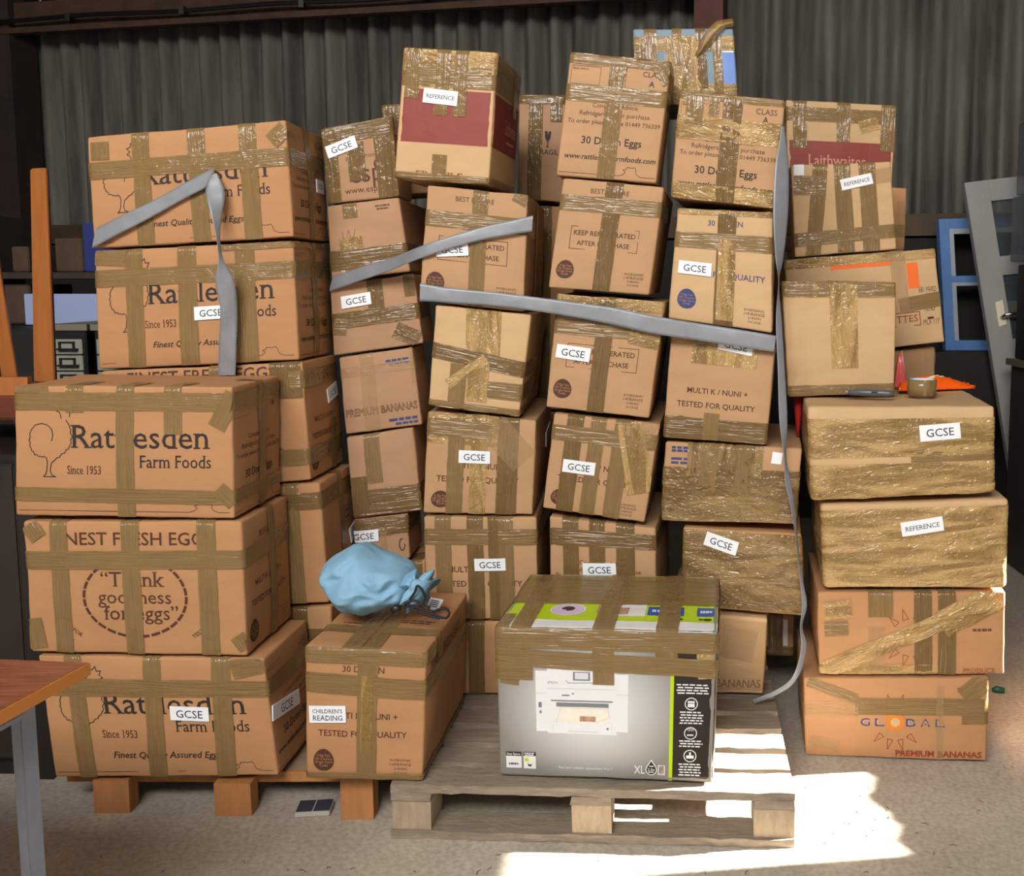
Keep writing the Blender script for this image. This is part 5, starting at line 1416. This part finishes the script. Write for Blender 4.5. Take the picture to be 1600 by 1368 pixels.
struct(thick(corrugated('wall_back', -6.2, 3.6, lambda x, a, z: MW @ Vector((x, a, z)), SHEET, 0, 3.6)))
# low dark boarding at the foot of the sheeting
mb = MB(); mb.box(-6.1, 3.55, -.09, -.04, 0, 1.62, MW); struct(mb.build('trim_4', mat('black_boarding', (.012, .011, .010, 1), .8, var=.3)))
RUST = mat('rusty_brown_steel', (.048, .021, .011, 1), .8, var=.5, scale=5, bump=.3, bscale=40)
mb = MB(); mb.box(-5.6, .44, -.2, -.06, 2.99, 3.16, MW); mb.box(-5.6, .44, -.26, -.2, 2.955, 2.99, MW); struct(mb.build('trim_1', RUST))
mb = MB(); mb.box(-6.1, 3.5, -.13, -.035, 1.63, 1.75, MW); struct(mb.build('trim_2', mat('brown_girt', (.05, .03, .012, 1), .7, var=.6, scale=3)))
mb = MB(); mb.box(.36, .52, -.28, -.03, 0, 3.5, MW); struct(mb.build('trim_3', mat('red_oxide_steel', (.075, .018, .009, 1), .7, var=.3)))
p_ = MW.inverted() @ at(55, 300, 6.9)
mb = MB(); mb.box(p_.x - .08, p_.x + .17, -.25, -.03, 0, 3.4, MW)
mb.hexa([MW @ Vector(v) for v in ((p_.x - .45, -.2, 2.85), (p_.x - .45, -.06, 2.85), (p_.x - .081, -.06, 2.45), (p_.x - .081, -.2, 2.45), (p_.x - .45, -.2, 3.0), (p_.x - .45, -.06, 3.0), (p_.x - .081, -.06, 3.0), (p_.x - .081, -.2, 3.0))])
struct(mb.build('trim_5', mat('dark_brown_post', (.022, .011, .007, 1), .8, var=.4)))
mb = MB(); mb.tube([MW @ Vector((x, -.28, 3.03 + .006 * math.sin(x * 5))) for x in [-5.4 + .2 * k for k in range(30)]], .014, 8)
for k in range(7): q_ = MW @ Vector((-5.2 + .8 * k, -.28, 3.03)); mb.box(q_.x - .015, q_.x + .015, q_.y - .02, q_.y + .02, q_.z - .03, q_.z + .02)
o = mb.build('power_cable', mat('black_cable', srgb(10, 9, 9), .5), None); o['label'] = 'black cable clipped along the rusty beam below the roof'; o['category'] = 'cable'
struct(thick(corrugated('ceiling', -6.2, 3.6, lambda x, a, y: Vector((x, 7.6 - y, 3.06 + .20 * y + a)), mat('grey_roof_sheet', (.10, .10, .095, 1), .85, var=.3, scale=3), -.6, 9.8)))
struct(corrugated('wall_left', -3.2, 7.4, lambda y, a, z: Vector((-5.6 + a, y, z)), SHEET, 0, 5.2)); 
# right wall with the opening the sun comes through
PLAST = mat('barn_side_wall', (.16, .14, .12, 1), .9, var=.2)
WX, WY0, WY1, WZ0, WZ1 = 3.0, 2.545, 3.35, 1.086, 1.54
mb = MB(); mb.box(WX, WX + .1, -3.0, WY0, 0, 5.2); mb.box(WX, WX + .1, WY1, 5.7, 0, 5.2); mb.box(WX, WX + .1, WY0 + .0002, WY1 - .0002, WZ1, 5.2)
rng = random.Random(11); n = 26; ys = [WY0 + (WY1 - WY0) * k / n for k in range(n + 1)]; zs = [WZ0 - .012 * (k < 5) + .007 * math.sin(k * .9) + rng.uniform(-.006, .006) for k in range(n + 1)]
for k in range(n):
    x0, x1 = WX, WX + .02
    mb.hexa([(x0, ys[k], 0), (x0, ys[k+1], 0), (x1, ys[k+1], 0), (x1, ys[k], 0), (x0, ys[k], zs[k]), (x0, ys[k+1], zs[k+1]), (x1, ys[k+1], zs[k+1]), (x1, ys[k], zs[k])])
struct(mb.build('wall_right', PLAST))
